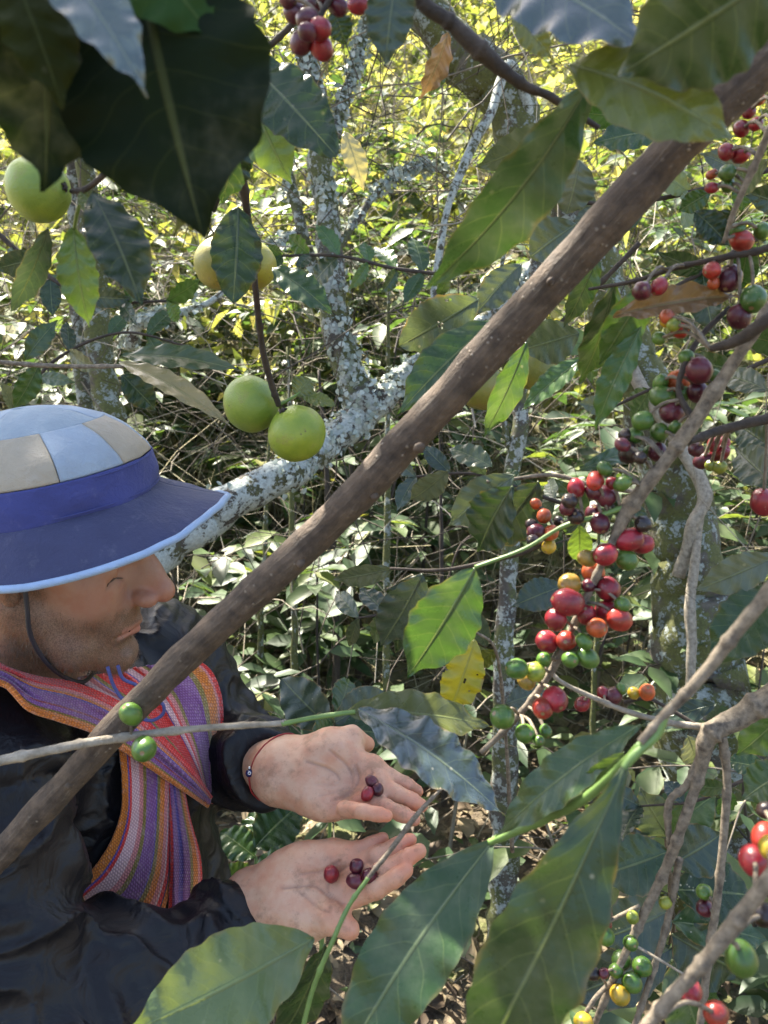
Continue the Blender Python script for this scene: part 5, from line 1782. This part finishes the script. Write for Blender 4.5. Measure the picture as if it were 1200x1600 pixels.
branch('cherry_twig', 'short twig bearing a tight bunch of red cherries, right edge beside mossy trunk', 'coffee branch', [
    ('twig', [(1260, 640, .50, 18), (1180, 660, .50, 16), (1120, 675, .50, 14), (1075, 690, .49, 12)], 'bark_dark', 2),
], [((1200, 610, .58), (1130, 585, .62), 40, 'grey', dict(roll=-20)), ((1210, 700, .6), (1150, 660, .64), 55, 'dark', dict(roll=10)), ((1215, 760, .55), (1150, 700, .6), 60, 'blue', dict(roll=10))],
    S2([(1050, 615, 28, 'r'), (1055, 585, 24, 'r'), (975, 605, 24, 'd'), (997, 640, 26, 'd'), (1050, 660, 22, 'l'), (1020, 655, 18, 'l'), (1030, 590, 20, 'r'), (1185, 770, 40, 'r')], 600, 400, 2), .53)
branch('cherry_twig', 'upright twig with pink-red and green cherries at the upper right corner', 'coffee branch', [
    ('twig', [(1255, 60, .44, 14), (1215, 170, .45, 13), (1185, 240, .46, 12), (1150, 320, .47, 9), (1130, 380, .48, 6)], 'bark_grey', 4),
], [((1150, 330, .5), (1085, 372, .52), 46, 'dark', dict(roll=20)), ((1200, 250, .5), (1150, 300, .55), 42, 'grey', dict(roll=-20)), ((1110, 300, .7), (1060, 330, .72), 34, 'mid', dict(roll=0))],
    S2([(1118, 402, 26, 'r'), (1162, 388, 22, 'r'), (1070, 475, 26, 'r'), (1115, 485, 26, 'r'), (1025, 545, 16, 'o'), (1025, 587, 18, 'r'), (1073, 540, 26, 'g'), (1075, 580, 22, 'g'), (1118, 752, 34, 'q'), (1105, 718, 24, 'g'), (1180, 722, 26, 'g'), (1170, 310, 20, 'o'), (1140, 350, 22, 'r')], 600, 0, 2), .48)

# bottom right: bare grey branches with green cherries
c5 = S2([(590, 870, 36, 'g'), (650, 960, 36, 'g'), (728, 985, 38, 'g'), (685, 897, 28, 'g'), (690, 1045, 38, 'g'), (630, 1000, 28, 'g'), (645, 1090, 38, 'y'), (508, 1195, 38, 'y'), (515, 890, 28, 'q'), (470, 905, 24, 'o'), (585, 825, 30, 'r'), (590, 785, 28, 'd'), (515, 840, 16, 'g'),
         (545, 1010, 28, 'k'), (585, 1010, 20, 'd'), (960, 705, 30, 'g'), (965, 765, 34, 'd'), (815, 745, 24, 'l'), (692, 800, 24, 'l')], 700, 1100, 2.4)
branch('cherry_branch', 'forked bare grey branch with bunches of green cherries, lower right', 'coffee branch', [
    ('twig', [(1290, 1020, .54, 42.6), (1215, 1085, .55, 39.4), (1150, 1125, .56, 36.1), (1108, 1152, .56, 31.2), (1095, 1210, .565, 18.0), (1062, 1300, .57, 16.4), (1035, 1370, .58, 15.6), (1000, 1440, .585, 13.9), (960, 1530, .59, 11.5), (925, 1610, .6, 9.8)], 'bark_grey', 8),
    ('twig', [(1128, 1150, .56, 14.8), (1136, 1230, .565, 12.3), (1124, 1370, .57, 12.3), (1110, 1470, .575, 12.3), (1098, 1560, .58, 11.5), (1088, 1640, .58, 10.7)], 'bark_grey', 6),
    ('twig', [(1098, 1165, .565, 13.1), (1072, 1225, .57, 12.3), (1045, 1255, .575, 11.5), (1048, 1330, .58, 9.8)], 'bark_grey', 3),
    ('twig', [(1060, 1340, .58, 12.3), (1045, 1430, .585, 10.7), (1015, 1530, .59, 9.8), (985, 1620, .59, 9.0)], 'bark_grey', 4),
    ('twig', [(1000, 1415, .585, 7.4), (965, 1432, .585, 6.6), (935, 1448, .58, 4.9)], 'bark_grey'),
    ('twig', [(990, 1475, .58, 4.9), (1040, 1505, .57, 4.1), (1090, 1535, .56, 3.3)], 'twig_pale'),
    ('twig', [(960, 1530, .59, 8.2), (930, 1560, .59, 7.4), (905, 1600, .59, 5.7)], 'bark_grey'),
], [
    ((1120, 1100, .62), (1000, 1135, .64), 40, 'blue', dict(roll=-10)),
    ((1075, 1150, .66), (1090, 1195, .68), 42, 'grey', dict(roll=10, flecks=1.0)),
], c5, .585)

# near twig out of focus, bottom right corner
c6 = S2([(1100, 955, 60, 'g'), (905, 1075, 46, 'r', .37), (1005, 1160, 46, 'q', .37), (1150, 585, 58, 'r', .34), (1190, 500, 50, 'q', .34), (1215, 540, 50, 'y', .33), (1190, 400, 36, 'k', .35), (1190, 790, 48, 'k', .34)], 700, 1100, 2.4)
branch('cherry_twig', 'blurred purple-brown twig close to the lens with large green and red cherries, bottom right corner', 'coffee branch', [
    ('twig', [(1300, 1240, .30, 26), (1215, 1360, .31, 25), (1150, 1440, .32, 24), (1095, 1510, .325, 22), (1040, 1570, .33, 21), (985, 1632, .335, 20)], 'bark_grey', 4),
    ('twig', [(1150, 1440, .325, 9), (1142, 1470, .33, 7)], 'bark_grey'),
], [], c6, .335, jit=.003)

# blurred twig and the two big hanging leaves in the foreground
branch('leafy_twig', 'blurred twig at the right carrying two big dark green hanging leaves in the foreground', 'coffee branch', [
    ('twig', [(1300, 790, .32, 28), (1215, 905, .33, 24), (1140, 1000, .34, 21), (1090, 1062, .345, 18), (1035, 1120, .35, 15), (1000, 1160, .35, 12)], 'bark_grey', 4),
    ('petiole', [(1040, 1118, .35, 14), (1025, 1150, .35, 15), (990, 1182, .35, 14), (975, 1200, .35, 12)], 'twig_green'),
    ('petiole', [(1000, 1165, .36, 12), (930, 1235, .40, 15), (870, 1272, .43, 16), (800, 1302, .45, 15), (765, 1318, .46, 12)], 'twig_green'),
], [
    ((985, 1180, .35), (735, 1690, .36), 158, 'dark', dict(roll=14, shape='late', tint=1.3, bend=.10, fold=.18, wave=.035, nu=44, nv=14, flecks=.5)),
    ((772, 1312, .46), (520, 1690, .44), 132, 'mid', dict(roll=-8, tint=1.1, bend=.12, fold=.16, wave=.05, nu=44, nv=14, flecks=.4, side=-.03)),
    ((1000, 1132, .41), (775, 1308, .44), 70, 'mid', dict(roll=-22, bend=.16, fold=.2, wave=.06, flecks=.3)),
    ((975, 1175, .40), (905, 1235, .42), 34, 'bright', dict(roll=20)),
])

# ---------------------------------------------------------------- twig in front of the man
branch('leafy_twig', 'thin pale twig crossing the sash, with two green cherries and a shiny leaf', 'coffee branch', [
    ('twig', [(-160, 1225, .54, 18), (0, 1190, .55, 16), (100, 1168, .555, 15), (180, 1155, .56, 14), (300, 1140, .57, 11), (430, 1131, .58, 9), (445, 1130, .58, 9)], 'twig_pale', 7),
    ('twig', [(440, 1131, .58, 8), (485, 1122, .58, 8), (530, 1115, .58, 8), (555, 1112, .58, 7)], 'twig_green'),
], [
    ((560, 1108, .58), (790, 1276, .56), 84, 'blue', dict(roll=38, mat='leaf_glossy', quilt=.014, bend=.12, fold=.16, wave=.05, nu=40, nv=14, flecks=.8, tint=1.1, label='glossy leaf with a silvery sheen')),
    ((540, 1112, .58), (768, 1136, .62), 66, 'olive', dict(roll=34, bend=.12, fold=.2)),
], [(205, 1116, 17.5, 'g', .55), (225, 1170, 20, 'g', .545)], .55, jit=.001)
branch('leafy_twig', 'slim green shoot rising between the palms with a pale leaf at the bottom edge', 'coffee branch', [
    ('twig', [(465, 1640, .52, 8), (490, 1545, .52, 8), (520, 1470, .52, 8), (545, 1415, .525, 7), (575, 1372, .53, 7)], 'twig_green', 2),
    ('twig', [(572, 1376, .53, 7), (605, 1335, .535, 8), (650, 1275, .54, 8), (690, 1232, .545, 5)], 'bark_grey', 3),
], [
    ((490, 1466, .52), (190, 1618, .47), 150, 'pale', dict(roll=14, bend=.12, fold=.14, wave=.06, nu=40, nv=14, flecks=.7, label='pale green leaf with a yellow blotch')),
    ((508, 1475, .53), (425, 1640, .54), 60, 'dark', dict(roll=40)),
])

# ---------------------------------------------------------------- citrus branch, upper left
def citrus(parent, px, py, r, d, col, axis):
    o = link('fruit', CIT, None, parent, loc=P(px, py, d) - org(parent), color=(*col, 1))
    s = r / F * d / .027; o.scale = (s, s, s * .97)
    o.rotation_euler = Vector(nrm(axis)).to_track_quat('Z', 'Y').to_euler()
    cx = link('calyx', CALYX, None, o)
    cx.location = (0, 0, .0248)
    return o


CIT = fruit_mesh('fruit', .027, .98, 28, .025, 70, .07); CIT.materials.append(M['citrus'])
cv, cf, cu = [], [], []
for k in range(5):
    a0 = k * TWO / 5
    pts = np.array([[0, 0, .001], [.0022, 0, .0016], [.0046, 0, -.0002]]) @ np.array([[math.cos(a0), math.sin(a0), 0], [-math.sin(a0), math.cos(a0), 0], [0, 0, 1]])
    v_, f_, u_ = tube_arrays(catmull(pts, 5), [.0016, .0015, .0013, .001, .0004], 6); cv.append((v_, f_, u_))
v_, f_, u_ = merge_arrays(cv)
CALYX = make_mesh('calyx', v_, f_, True, u_); CALYX.materials.append(M['bark_dark'])
cit = branch('citrus_branch', 'drooping dark twig with a pair of round green citrus fruit, hanging over the lichen tree', 'citrus branch', [
    ('twig', [(330, -60, .52, 15), (344, 60, .54, 15), (348, 110, .55, 16), (366, 185, .57, 17), (376, 262, .60, 14), (392, 380, .65, 11), (400, 460, .67, 10), (412, 550, .71, 10), (425, 600, .735, 10), (436, 632, .75, 9)], 'bark_dark', 5),
    ('twig', [(352, 112, .55, 14), (395, 90, .54, 11), (440, 55, .53, 10), (475, 15, .52, 9), (500, -30, .51, 9)], 'bark_dark', 3),
    ('twig', [(372, 262, .60, 8), (350, 290, .62, 7), (335, 330, .64, 6)], 'bark_dark'),
    ('twig', [(436, 632, .75, 6), (455, 622, .75, 5), (470, 612, .75, 4)], 'twig_green'),
], [
    ((380, 90, .52), (527, 245, .50), 100, 'dark', dict(roll=16, shape='citrus', bend=.08, fold=.1)),
    ((388, 140, .54), (456, 288, .55), 82, 'bright', dict(roll=-16, wave=.03, fold=.1, tint=1.1)),
    ((372, 322, .62), (364, 474, .62), 80, 'dark', dict(roll=10, shape='citrus', fold=.08, bend=.1)),
    ((425, 418, .66), (521, 492, .65), 46, 'mid', dict(roll=30)),
    ((350, 170, .50), (300, 110, .49), 60, 'olive', dict(roll=20)),
    ((370, 190, .56), (345, 320, .58), 60, 'dark', dict(roll=30)),
    ((330, 190, .5), (322, 330, .52), 22, 'tan', dict(roll=55)),
    ((462, 618, .75), (485, 592, .75), 40, 'pale', dict(roll=10, shape='citrus')),
    ((470, 618, .75), (524, 634, .74), 22, 'olive', dict(roll=30, shape='citrus')),
    ((538, 205, .70), (568, 300, .70), 36, 'tan', dict(roll=20)),
    ((335, 0, .5), (345, 60, .5), 22, 'tan', dict(roll=10)),
])
citrus(cit, 392, 631, 45, .765, (0.205, 0.275, 0.035), AX * .8 + AY * .3 + AZ * .1)
citrus(cit, 464, 677, 46, .745, (0.225, 0.290, 0.025), -AX * .45 + AY * .75 + AZ * .4)
citrus(cit, 348, 412, 44, .69, (0.25, 0.22, 0.035), AY)
citrus(cit, 392, 415, 40, .71, (0.30, 0.27, 0.03), AY)
cit2 = branch('citrus_branch', 'twig with a single green citrus fruit near the left edge, above the hat', 'citrus branch', [
    ('twig', [(205, 210, .42, 12), (170, 265, .44, 10), (135, 296, .46, 9), (112, 300, .47, 8)], 'bark_dark', 2),
    ('twig', [(135, 296, .46, 7), (122, 330, .48, 6), (116, 356, .5, 5)], 'twig_green'),
], [
    ((114, 352, .50), (140, 512, .52), 60, 'bright', dict(roll=-22, wave=.05, fold=.2)),
    ((145, 300, .40), (222, 480, .40), 88, 'dark', dict(roll=20)),
    ((75, 355, .5), (15, 490, .52), 42, 'blue', dict(roll=30)),
    ((125, 300, .46), (150, 345, .46), 26, 'olive', dict(roll=20)),
    ((70, 400, .8), (-10, 420, .8), 40, 'dark', dict(roll=10)),
])
citrus(cit2, 60, 296, 50, .47, (0.195, 0.270, 0.035), AX * .9 + AZ * .2)
cit3 = branch('citrus_branch', 'twig with two dull yellow-green citrus fruit half hidden behind the leaning stem', 'citrus branch', [
    ('twig', [(1000, 380, .80, 9), (930, 450, .82, 8), (870, 510, .84, 7), (840, 540, .86, 6)], 'bark_dark', 2),
    ('twig', [(870, 510, .84, 7), (810, 540, .85, 6), (765, 565, .86, 5)], 'bark_dark'),
], [
    ((822, 535, .66), (754, 684, .68), 46, 'green', dict(roll=25)),
    ((915, 558, .70), (815, 642, .72), 36, 'green', dict(roll=-30)),
    ((905, 520, .80), (820, 545, .82), 70, 'grey', dict(roll=10, shape='citrus')),
    ((815, 412, .74), (742, 492, .76), 50, 'grey', dict(roll=-15)),
    ((748, 468, .72), (624, 540, .74), 84, 'grey', dict(roll=10, hole=3, nu=44, nv=18, shape='citrus', flecks=.9)),
    ((772, 500, .66), (622, 648, .68), 74, 'mid', dict(roll=-22, quilt=.03)),
    ((905, 250, .74), (885, 335, .76), 66, 'grey', dict(roll=20, shape='citrus')),
    ((900, 350, .74), (828, 402, .76), 72, 'grey', dict(roll=-10, shape='citrus')),
    ((895, 255, .78), (800, 325, .8), 36, 'bright', dict(roll=20)),
    ((855, 335, .78), (755, 372, .8), 40, 'pale', dict(roll=-20)),
    ((880, 200, .72), (742, 262, .74), 62, 'grey', dict(roll=20)),
    ((1040, 205, .72), (925, 225, .74), 48, 'mid', dict(roll=-35)),
    ((1010, 180, .74), (900, 175, .76), 40, 'green', dict(roll=20)),
    ((700, 560, .8), (640, 600, .8), 40, 'blue', dict(roll=20)),
])
citrus(cit3, 753, 605, 38, .87, (0.185, 0.185, 0.035), AY + AX * .3)
citrus(cit3, 836, 575, 37, .88, (0.185, 0.190, 0.035), AY)

# ---------------------------------------------------------------- big dark leaves hanging close to the lens
branch('overhanging_branch', 'cluster of large dark out-of-focus leaves hanging close overhead at the upper left', 'coffee branch', [
    ('twig', [(-200, -260, .26, 20), (40, -120, .27, 18), (180, -60, .28, 16), (300, -30, .29, 14)], 'bark_dark', 3),
], [  # low tints below put the shade from overhead into the blade colours
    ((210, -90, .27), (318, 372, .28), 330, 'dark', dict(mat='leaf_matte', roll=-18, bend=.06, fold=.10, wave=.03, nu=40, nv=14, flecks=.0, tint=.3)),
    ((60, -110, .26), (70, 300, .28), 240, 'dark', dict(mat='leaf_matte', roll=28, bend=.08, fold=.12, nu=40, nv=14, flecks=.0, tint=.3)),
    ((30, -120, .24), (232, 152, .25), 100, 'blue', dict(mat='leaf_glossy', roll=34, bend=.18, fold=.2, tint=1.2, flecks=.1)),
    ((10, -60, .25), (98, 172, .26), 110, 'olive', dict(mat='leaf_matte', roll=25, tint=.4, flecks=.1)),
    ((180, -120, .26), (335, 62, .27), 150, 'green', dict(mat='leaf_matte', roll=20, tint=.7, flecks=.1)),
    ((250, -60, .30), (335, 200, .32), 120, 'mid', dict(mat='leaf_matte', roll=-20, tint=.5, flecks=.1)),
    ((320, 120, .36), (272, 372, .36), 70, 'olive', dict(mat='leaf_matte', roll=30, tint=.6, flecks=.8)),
])
branch('overhanging_branch', 'dark twig with broad shiny and yellowing leaves hanging close overhead at the upper right', 'coffee branch', [
    ('twig', [(600, -110, .38, 26), (655, -5, .39, 24), (705, 35, .395, 24), (760, 82, .40, 26), (815, 130, .41, 16), (862, 152, .42, 13), (935, 200, .43, 8)], 'bark_dark', 5),
    ('twig', [(1300, -150, .30, 18), (1150, -60, .31, 16), (1010, -40, .32, 14), (900, -60, .33, 12)], 'bark_dark', 3),
], [
    ((735, -70, .33), (1012, 78, .31), 130, 'blue', dict(roll=40, mat='leaf_glossy', bend=.12, fold=.12, wave=.04, nu=40, nv=14, label='broad leaf with a pale bluish shine')),
    ((1240, -60, .28), (965, 118, .31), 190, 'mid', dict(roll=12, bend=.10, fold=.12, nu=40, nv=14, tint=.8)),
    ((888, 100, .33), (1150, 222, .32), 120, 'olive', dict(roll=24, bend=.2, fold=.15, nu=40, nv=14, flecks=.9)),
    ((925, 125, .37), (662, 455, .42), 104, 'mid', dict(roll=22, bend=.10, fold=.5, nu=40, nv=14, side=.06)),
    ((622, -50, .36), (602, 106, .37), 76, 'blue', dict(roll=-14)),
    ((800, 20, .42), (862, 92, .43), 44, 'olive', dict(roll=20)),
    ((700, 50, .6), (655, 155, .62), 36, 'brown', dict(roll=45)),
    ((690, 90, .62), (670, 150, .63), 30, 'mid', dict(roll=20)),
    ((1215, -40, .4), (1080, 70, .42), 60, 'dark', dict(roll=-20)),
])
branch('cherry_branch', 'twig with a bunch of dark red cherries at the top edge, left of centre', 'coffee branch', [
    ('twig', [(560, -90, .40, 12), (525, -20, .40, 11), (500, 25, .40, 9), (488, 55, .40, 7)], 'bark_dark', 2),
], [((520, 15, .43), (540, 72, .44), 40, 'dark', dict(roll=20))],
    S2([(945, 130, 36, 'd'), (1005, 150, 36, 'r'), (1000, 90, 36, 'r'), (960, 60, 34, 'd'), (920, 40, 34, 'd'), (1055, 20, 30, 'd'), (1120, 15, 30, 'r'), (985, 15, 32, 'd'), (900, 0, 28, 'd'), (1020, -15, 30, 'd'), (960, 100, 30, 'd')], 0, 0, 2), .40)

# ---------------------------------------------------------------- leafy side branches behind the cherries
def leafy(label, pts, n, cols, size=95, seed=0, mat='bark_dark'):
    """a twig with opposite, drooping leaves along it"""
    rs = np.random.default_rng(seed)
    t = branch('leafy_branch', label, 'coffee branch', [('twig', pts, mat, 3)])
    c = catmull(np.array(pts, float), n)
    for k in range(n):
        x, y, d, _ = c[k]
        tx, ty = (c[min(k + 1, n - 1)] - c[max(k - 1, 0)])[:2]
        L = math.hypot(tx, ty) + 1e-6; tx, ty = tx / L, ty / L
        for sd in (-1, 1):
            if rs.random() < .15: continue
            l = size * rs.uniform(.75, 1.25) / d
            dx = tx * rs.uniform(.3, .8) - ty * sd * rs.uniform(.5, 1.0); dy = ty * rs.uniform(.3, .8) + tx * sd * rs.uniform(.5, 1.0) + rs.uniform(.0, .5)
            q = math.hypot(dx, dy); fs = rs.uniform(.6, 1.0)
            leaf(t, (x, y, d), (x + dx / q * l * fs, y + dy / q * l * fs, d + rs.uniform(-.05, .07)), l * rs.uniform(.34, .46), cols[rs.integers(len(cols))],
                 roll=rs.uniform(-45, 45), flecks=rs.uniform(.2, .9), nu=22, nv=8, bend=rs.uniform(.05, .16), fold=rs.uniform(.1, .35))
    return t


leafy('leafy twig arching behind the upper part of the leaning stem, right of the pale limb', [(1250, 250, .95, 8), (1120, 290, .95, 8), (1000, 315, .95, 7), (900, 315, .95, 6), (810, 285, .96, 4)], 7, ('grey', 'mid', 'green', 'pale'), 82, 1)
leafy('leafy twig with green leaves just below the curled brown leaf', [(1250, 540, .9, 8), (1130, 590, .92, 7), (1040, 600, .93, 6), (950, 640, .95, 4)], 5, ('green', 'mid', 'grey'), 80, 2)
leafy('leafy twig descending behind the purple cherries towards the leaning stem', [(1250, 330, .85, 8), (1120, 410, .86, 8), (1020, 470, .87, 6), (930, 540, .88, 4)], 6, ('green', 'bright', 'mid', 'dark'), 84, 3)
leafy('leafy twig with dull green leaves below the two hidden citrus fruit', [(920, 800, 1.2, 7), (830, 770, 1.2, 6), (740, 740, 1.2, 5), (650, 745, 1.22, 4)], 6, ('grey', 'blue', 'mid'), 84, 4)
leafy('leafy twig with dark leaves at the left edge below the lone citrus fruit', [(-40, 330, 1.2, 7), (60, 420, 1.2, 7), (150, 470, 1.2, 5), (260, 470, 1.22, 4)], 6, ('dark', 'mid', 'green'), 80, 5)
leafy('leafy twig with dark leaves between the lichen tree and the citrus pair', [(700, 430, 1.6, 6), (620, 420, 1.6, 6), (530, 400, 1.6, 5), (440, 400, 1.6, 4)], 7, ('dark', 'mid', 'green'), 90, 6)
leafy('low leafy twig with grey-green leaves left of the yellow leaf', [(760, 1010, 1.15, 6), (690, 980, 1.15, 5), (620, 960, 1.15, 4), (560, 965, 1.15, 3)], 5, ('grey', 'blue', 'mid', 'olive'), 84, 7)
leafy('leafy twig with broad leaves behind the bare forked branch at the right edge', [(1260, 1180, .95, 7), (1180, 1210, .95, 6), (1090, 1250, .96, 5), (1000, 1260, .98, 3)], 5, ('mid', 'blue', 'green'), 84, 8)
leafy('leafy twig with small leaves above the sun hat, beside the twin stems', [(20, 640, 1.4, 6), (90, 560, 1.4, 5), (190, 520, 1.4, 4), (290, 540, 1.4, 3)], 6, ('mid', 'dark', 'grey'), 80, 9)

# ---------------------------------------------------------------- leafy shoots in the middle distance
branch('leafy_twig', 'thin twig above the hat with two long narrow drooping leaves, one brown-grey', 'coffee branch', [
    ('twig', [(-80, 560, .9, 7), (0, 566, .9, 7), (100, 572, .9, 7), (192, 572, .88, 6)], 'bark_grey', 3),
], [
    ((186, 566, .86), (364, 668, .80), 34, 'tan', dict(roll=36, bend=.12, tint=.6, fold=.4)),
    ((190, 556, .88), (380, 580, .84), 36, 'mid', dict(roll=40, bend=.12)),
    ((190, 585, .9), (244, 642, .92), 46, 'dark', dict(roll=10)),
    ((60, 570, .95), (20, 640, .95), 36, 'mid', dict(roll=20)),
    ((40, 562, .95), (90, 500, .95), 34, 'mid', dict(roll=20)),
])
branch('yellowing_shoot', 'low shoot with one bright yellow spotted leaf, left of the slender stem', 'coffee shoot', [
    ('twig', [(800, 1330, 1.0, 7), (790, 1150, .92, 6), (775, 1020, .86, 5), (740, 985, .84, 4)], 'bark_grey', 3),
], [
    ((742, 1000, .84), (700, 1118, .86), 64, 'yellow', dict(roll=10, flecks=1.0, wave=.10, hole=5, nu=48, nv=20, label='yellow leaf with brown spots')),
    ((775, 1015, .86), (735, 1040, .88), 30, 'olive', dict(roll=20)),
    ((880, 915, .9), (800, 948, .9), 52, 'blue', dict(roll=-10)),
    ((790, 1100, .9), (860, 1080, .92), 40, 'grey', dict(roll=20)),
])
branch('leafy_shoot', 'broad ribbed leaves reaching in from the right edge beside the dark stump', 'coffee shoot', [
    ('twig', [(1290, 800, .62, 12), (1230, 870, .62, 10), (1205, 920, .62, 8), (1215, 1000, .63, 7)], 'bark_grey', 2),
], [
    ((1215, 868, .60), (1086, 922, .62), 58, 'grey', dict(roll=12, quilt=.02)),
    ((1225, 915, .60), (1108, 1042, .60), 92, 'mid', dict(roll=-12, quilt=.025)),
    ((1240, 1100, .75), (1150, 1180, .78), 62, 'green', dict(roll=20, quilt=.02)),
    ((1240, 1200, .8), (1160, 1250, .82), 66, 'mid', dict(roll=-20, quilt=.02)),
])
t = thing('coffee_seedling', 'low seedling with spotted dark leaves behind the green cherries, lower right', 'seedling', P(1060, 1760, 1.35))
stem(t, [(1060, 1760, 1.35, 10), (1055, 1500, 1.2, 8), (1040, 1300, 1.05, 6)], M['bark_grey'], 'stem')
for b, tp, w, c, r in (((1045, 1330, 1.0), (930, 1370, 1.0), 90, 'mid', 10), ((1050, 1350, 1.0), (1130, 1300, 1.0), 80, 'blue', -20), ((1055, 1390, 1.05), (1180, 1400, 1.05), 100, 'dark', 12), ((1050, 1420, 1.05), (930, 1470, 1.05), 90, 'blue', 20),
                       ((1050, 1460, 1.1), (1160, 1520, 1.1), 110, 'dark', -15), ((1045, 1310, 1.02), (1000, 1230, 1.02), 70, 'grey', 20), ((1050, 1480, 1.1), (880, 1560, 1.1), 80, 'blue', 25), ((1050, 1500, 1.15), (1100, 1640, 1.15), 90, 'mid', 10),
                       ((1040, 1300, 1.05), (1120, 1240, 1.05), 70, 'green', 10), ((1040, 1290, 1.05), (960, 1270, 1.05), 60, 'grey', -20), ((1050, 1440, 1.1), (1200, 1470, 1.1), 80, 'mid', 20)):
    leaf(t, b, tp, w, c, roll=r, flecks=1.0, nu=20, nv=8)
t = thing('ground_herb', 'broad-leaved green herb with net-veined leaves growing between the sash and the palms', 'herb', P(400, 1560, 1.35))
stem(t, [(400, 1560, 1.35, 8), (405, 1440, 1.3, 7), (400, 1340, 1.25, 5)], M['twig_green'], 'stem')
for b, tp, w, c, r in (((398, 1325, 1.22), (470, 1255, 1.25), 74, 'mid', 15), ((400, 1340, 1.22), (345, 1300, 1.25), 54, 'green', -10), ((400, 1350, 1.2), (480, 1345, 1.2), 44, 'green', 25), ((402, 1380, 1.25), (345, 1360, 1.25), 50, 'bright', 20),
                       ((402, 1390, 1.25), (520, 1320, 1.25), 50, 'mid', -20), ((402, 1400, 1.25), (350, 1420, 1.2), 50, 'green', 10), ((398, 1330, 1.25), (400, 1265, 1.3), 46, 'green', 20)):
    leaf(t, b, tp, w, c, roll=r, flecks=.4, nu=20, nv=8, shape='citrus', wave=.08, quilt=.03)
t = thing('ground_herb', 'herb with spotted dark leaves just above the upper palm', 'herb', P(500, 1500, 1.5))
stem(t, [(500, 1500, 1.5, 7), (515, 1300, 1.45, 6), (520, 1130, 1.35, 4)], M['twig_green'], 'stem')
for b, tp, w, c, r in (((520, 1140, 1.3), (440, 1060, 1.35), 70, 'blue', 15), ((522, 1130, 1.3), (600, 1080, 1.35), 60, 'blue', -10), ((520, 1130, 1.3), (490, 1160, 1.25), 60, 'mid', 20), ((525, 1120, 1.32), (545, 1060, 1.4), 44, 'mid', -20), ((520, 1140, 1.3), (620, 1150, 1.3), 50, 'mid', 20)):
    leaf(t, b, tp, w, c, roll=r, flecks=1.0, nu=20, nv=8, shape='citrus')

# ---------------------------------------------------------------- cherries lying in the palms
def on_skin(px, py, r):
    D = P(px, py, 1.0) - CAM; t_ = .6
    for k in range(60):
        t_ += float(sdf_body((CAM + D * t_)[None].astype(np.float32))[0]) * .8
    return t_


for px, py, r, c, lab in ((581, 1221.5, 9.8, 'd', 'purple coffee cherry in the upper palm, farthest from the wrist line and topmost of three'), (590, 1233.5, 9.8, 'd', 'purple coffee cherry in the upper palm, the right one of three'),
                          (574, 1240.5, 10, 'r', 'red coffee cherry in the upper palm, lowest of three'), (517.5, 1366, 12.6, 'r', 'red-purple coffee cherry lying alone in the lower palm'),
                          (557, 1353.5, 12, 'd', 'dark purple cherry in the lower palm, topmost of the group of three'), (554.5, 1376.5, 12.4, 'd', 'dark purple cherry in the lower palm, lower left of the group of three'),
                          (577.5, 1368.5, 12.4, 'd', 'dark purple cherry in the lower palm, behind the green shoot')):
    d = on_skin(px, py, r)
    dd = d - r / F * d * .9
    o, pos = cherry(None, px, py, r, c, dd, jit=0, name='coffee_cherry')
    tag(o, lab, 'cherry', 'cherries held in the palms')
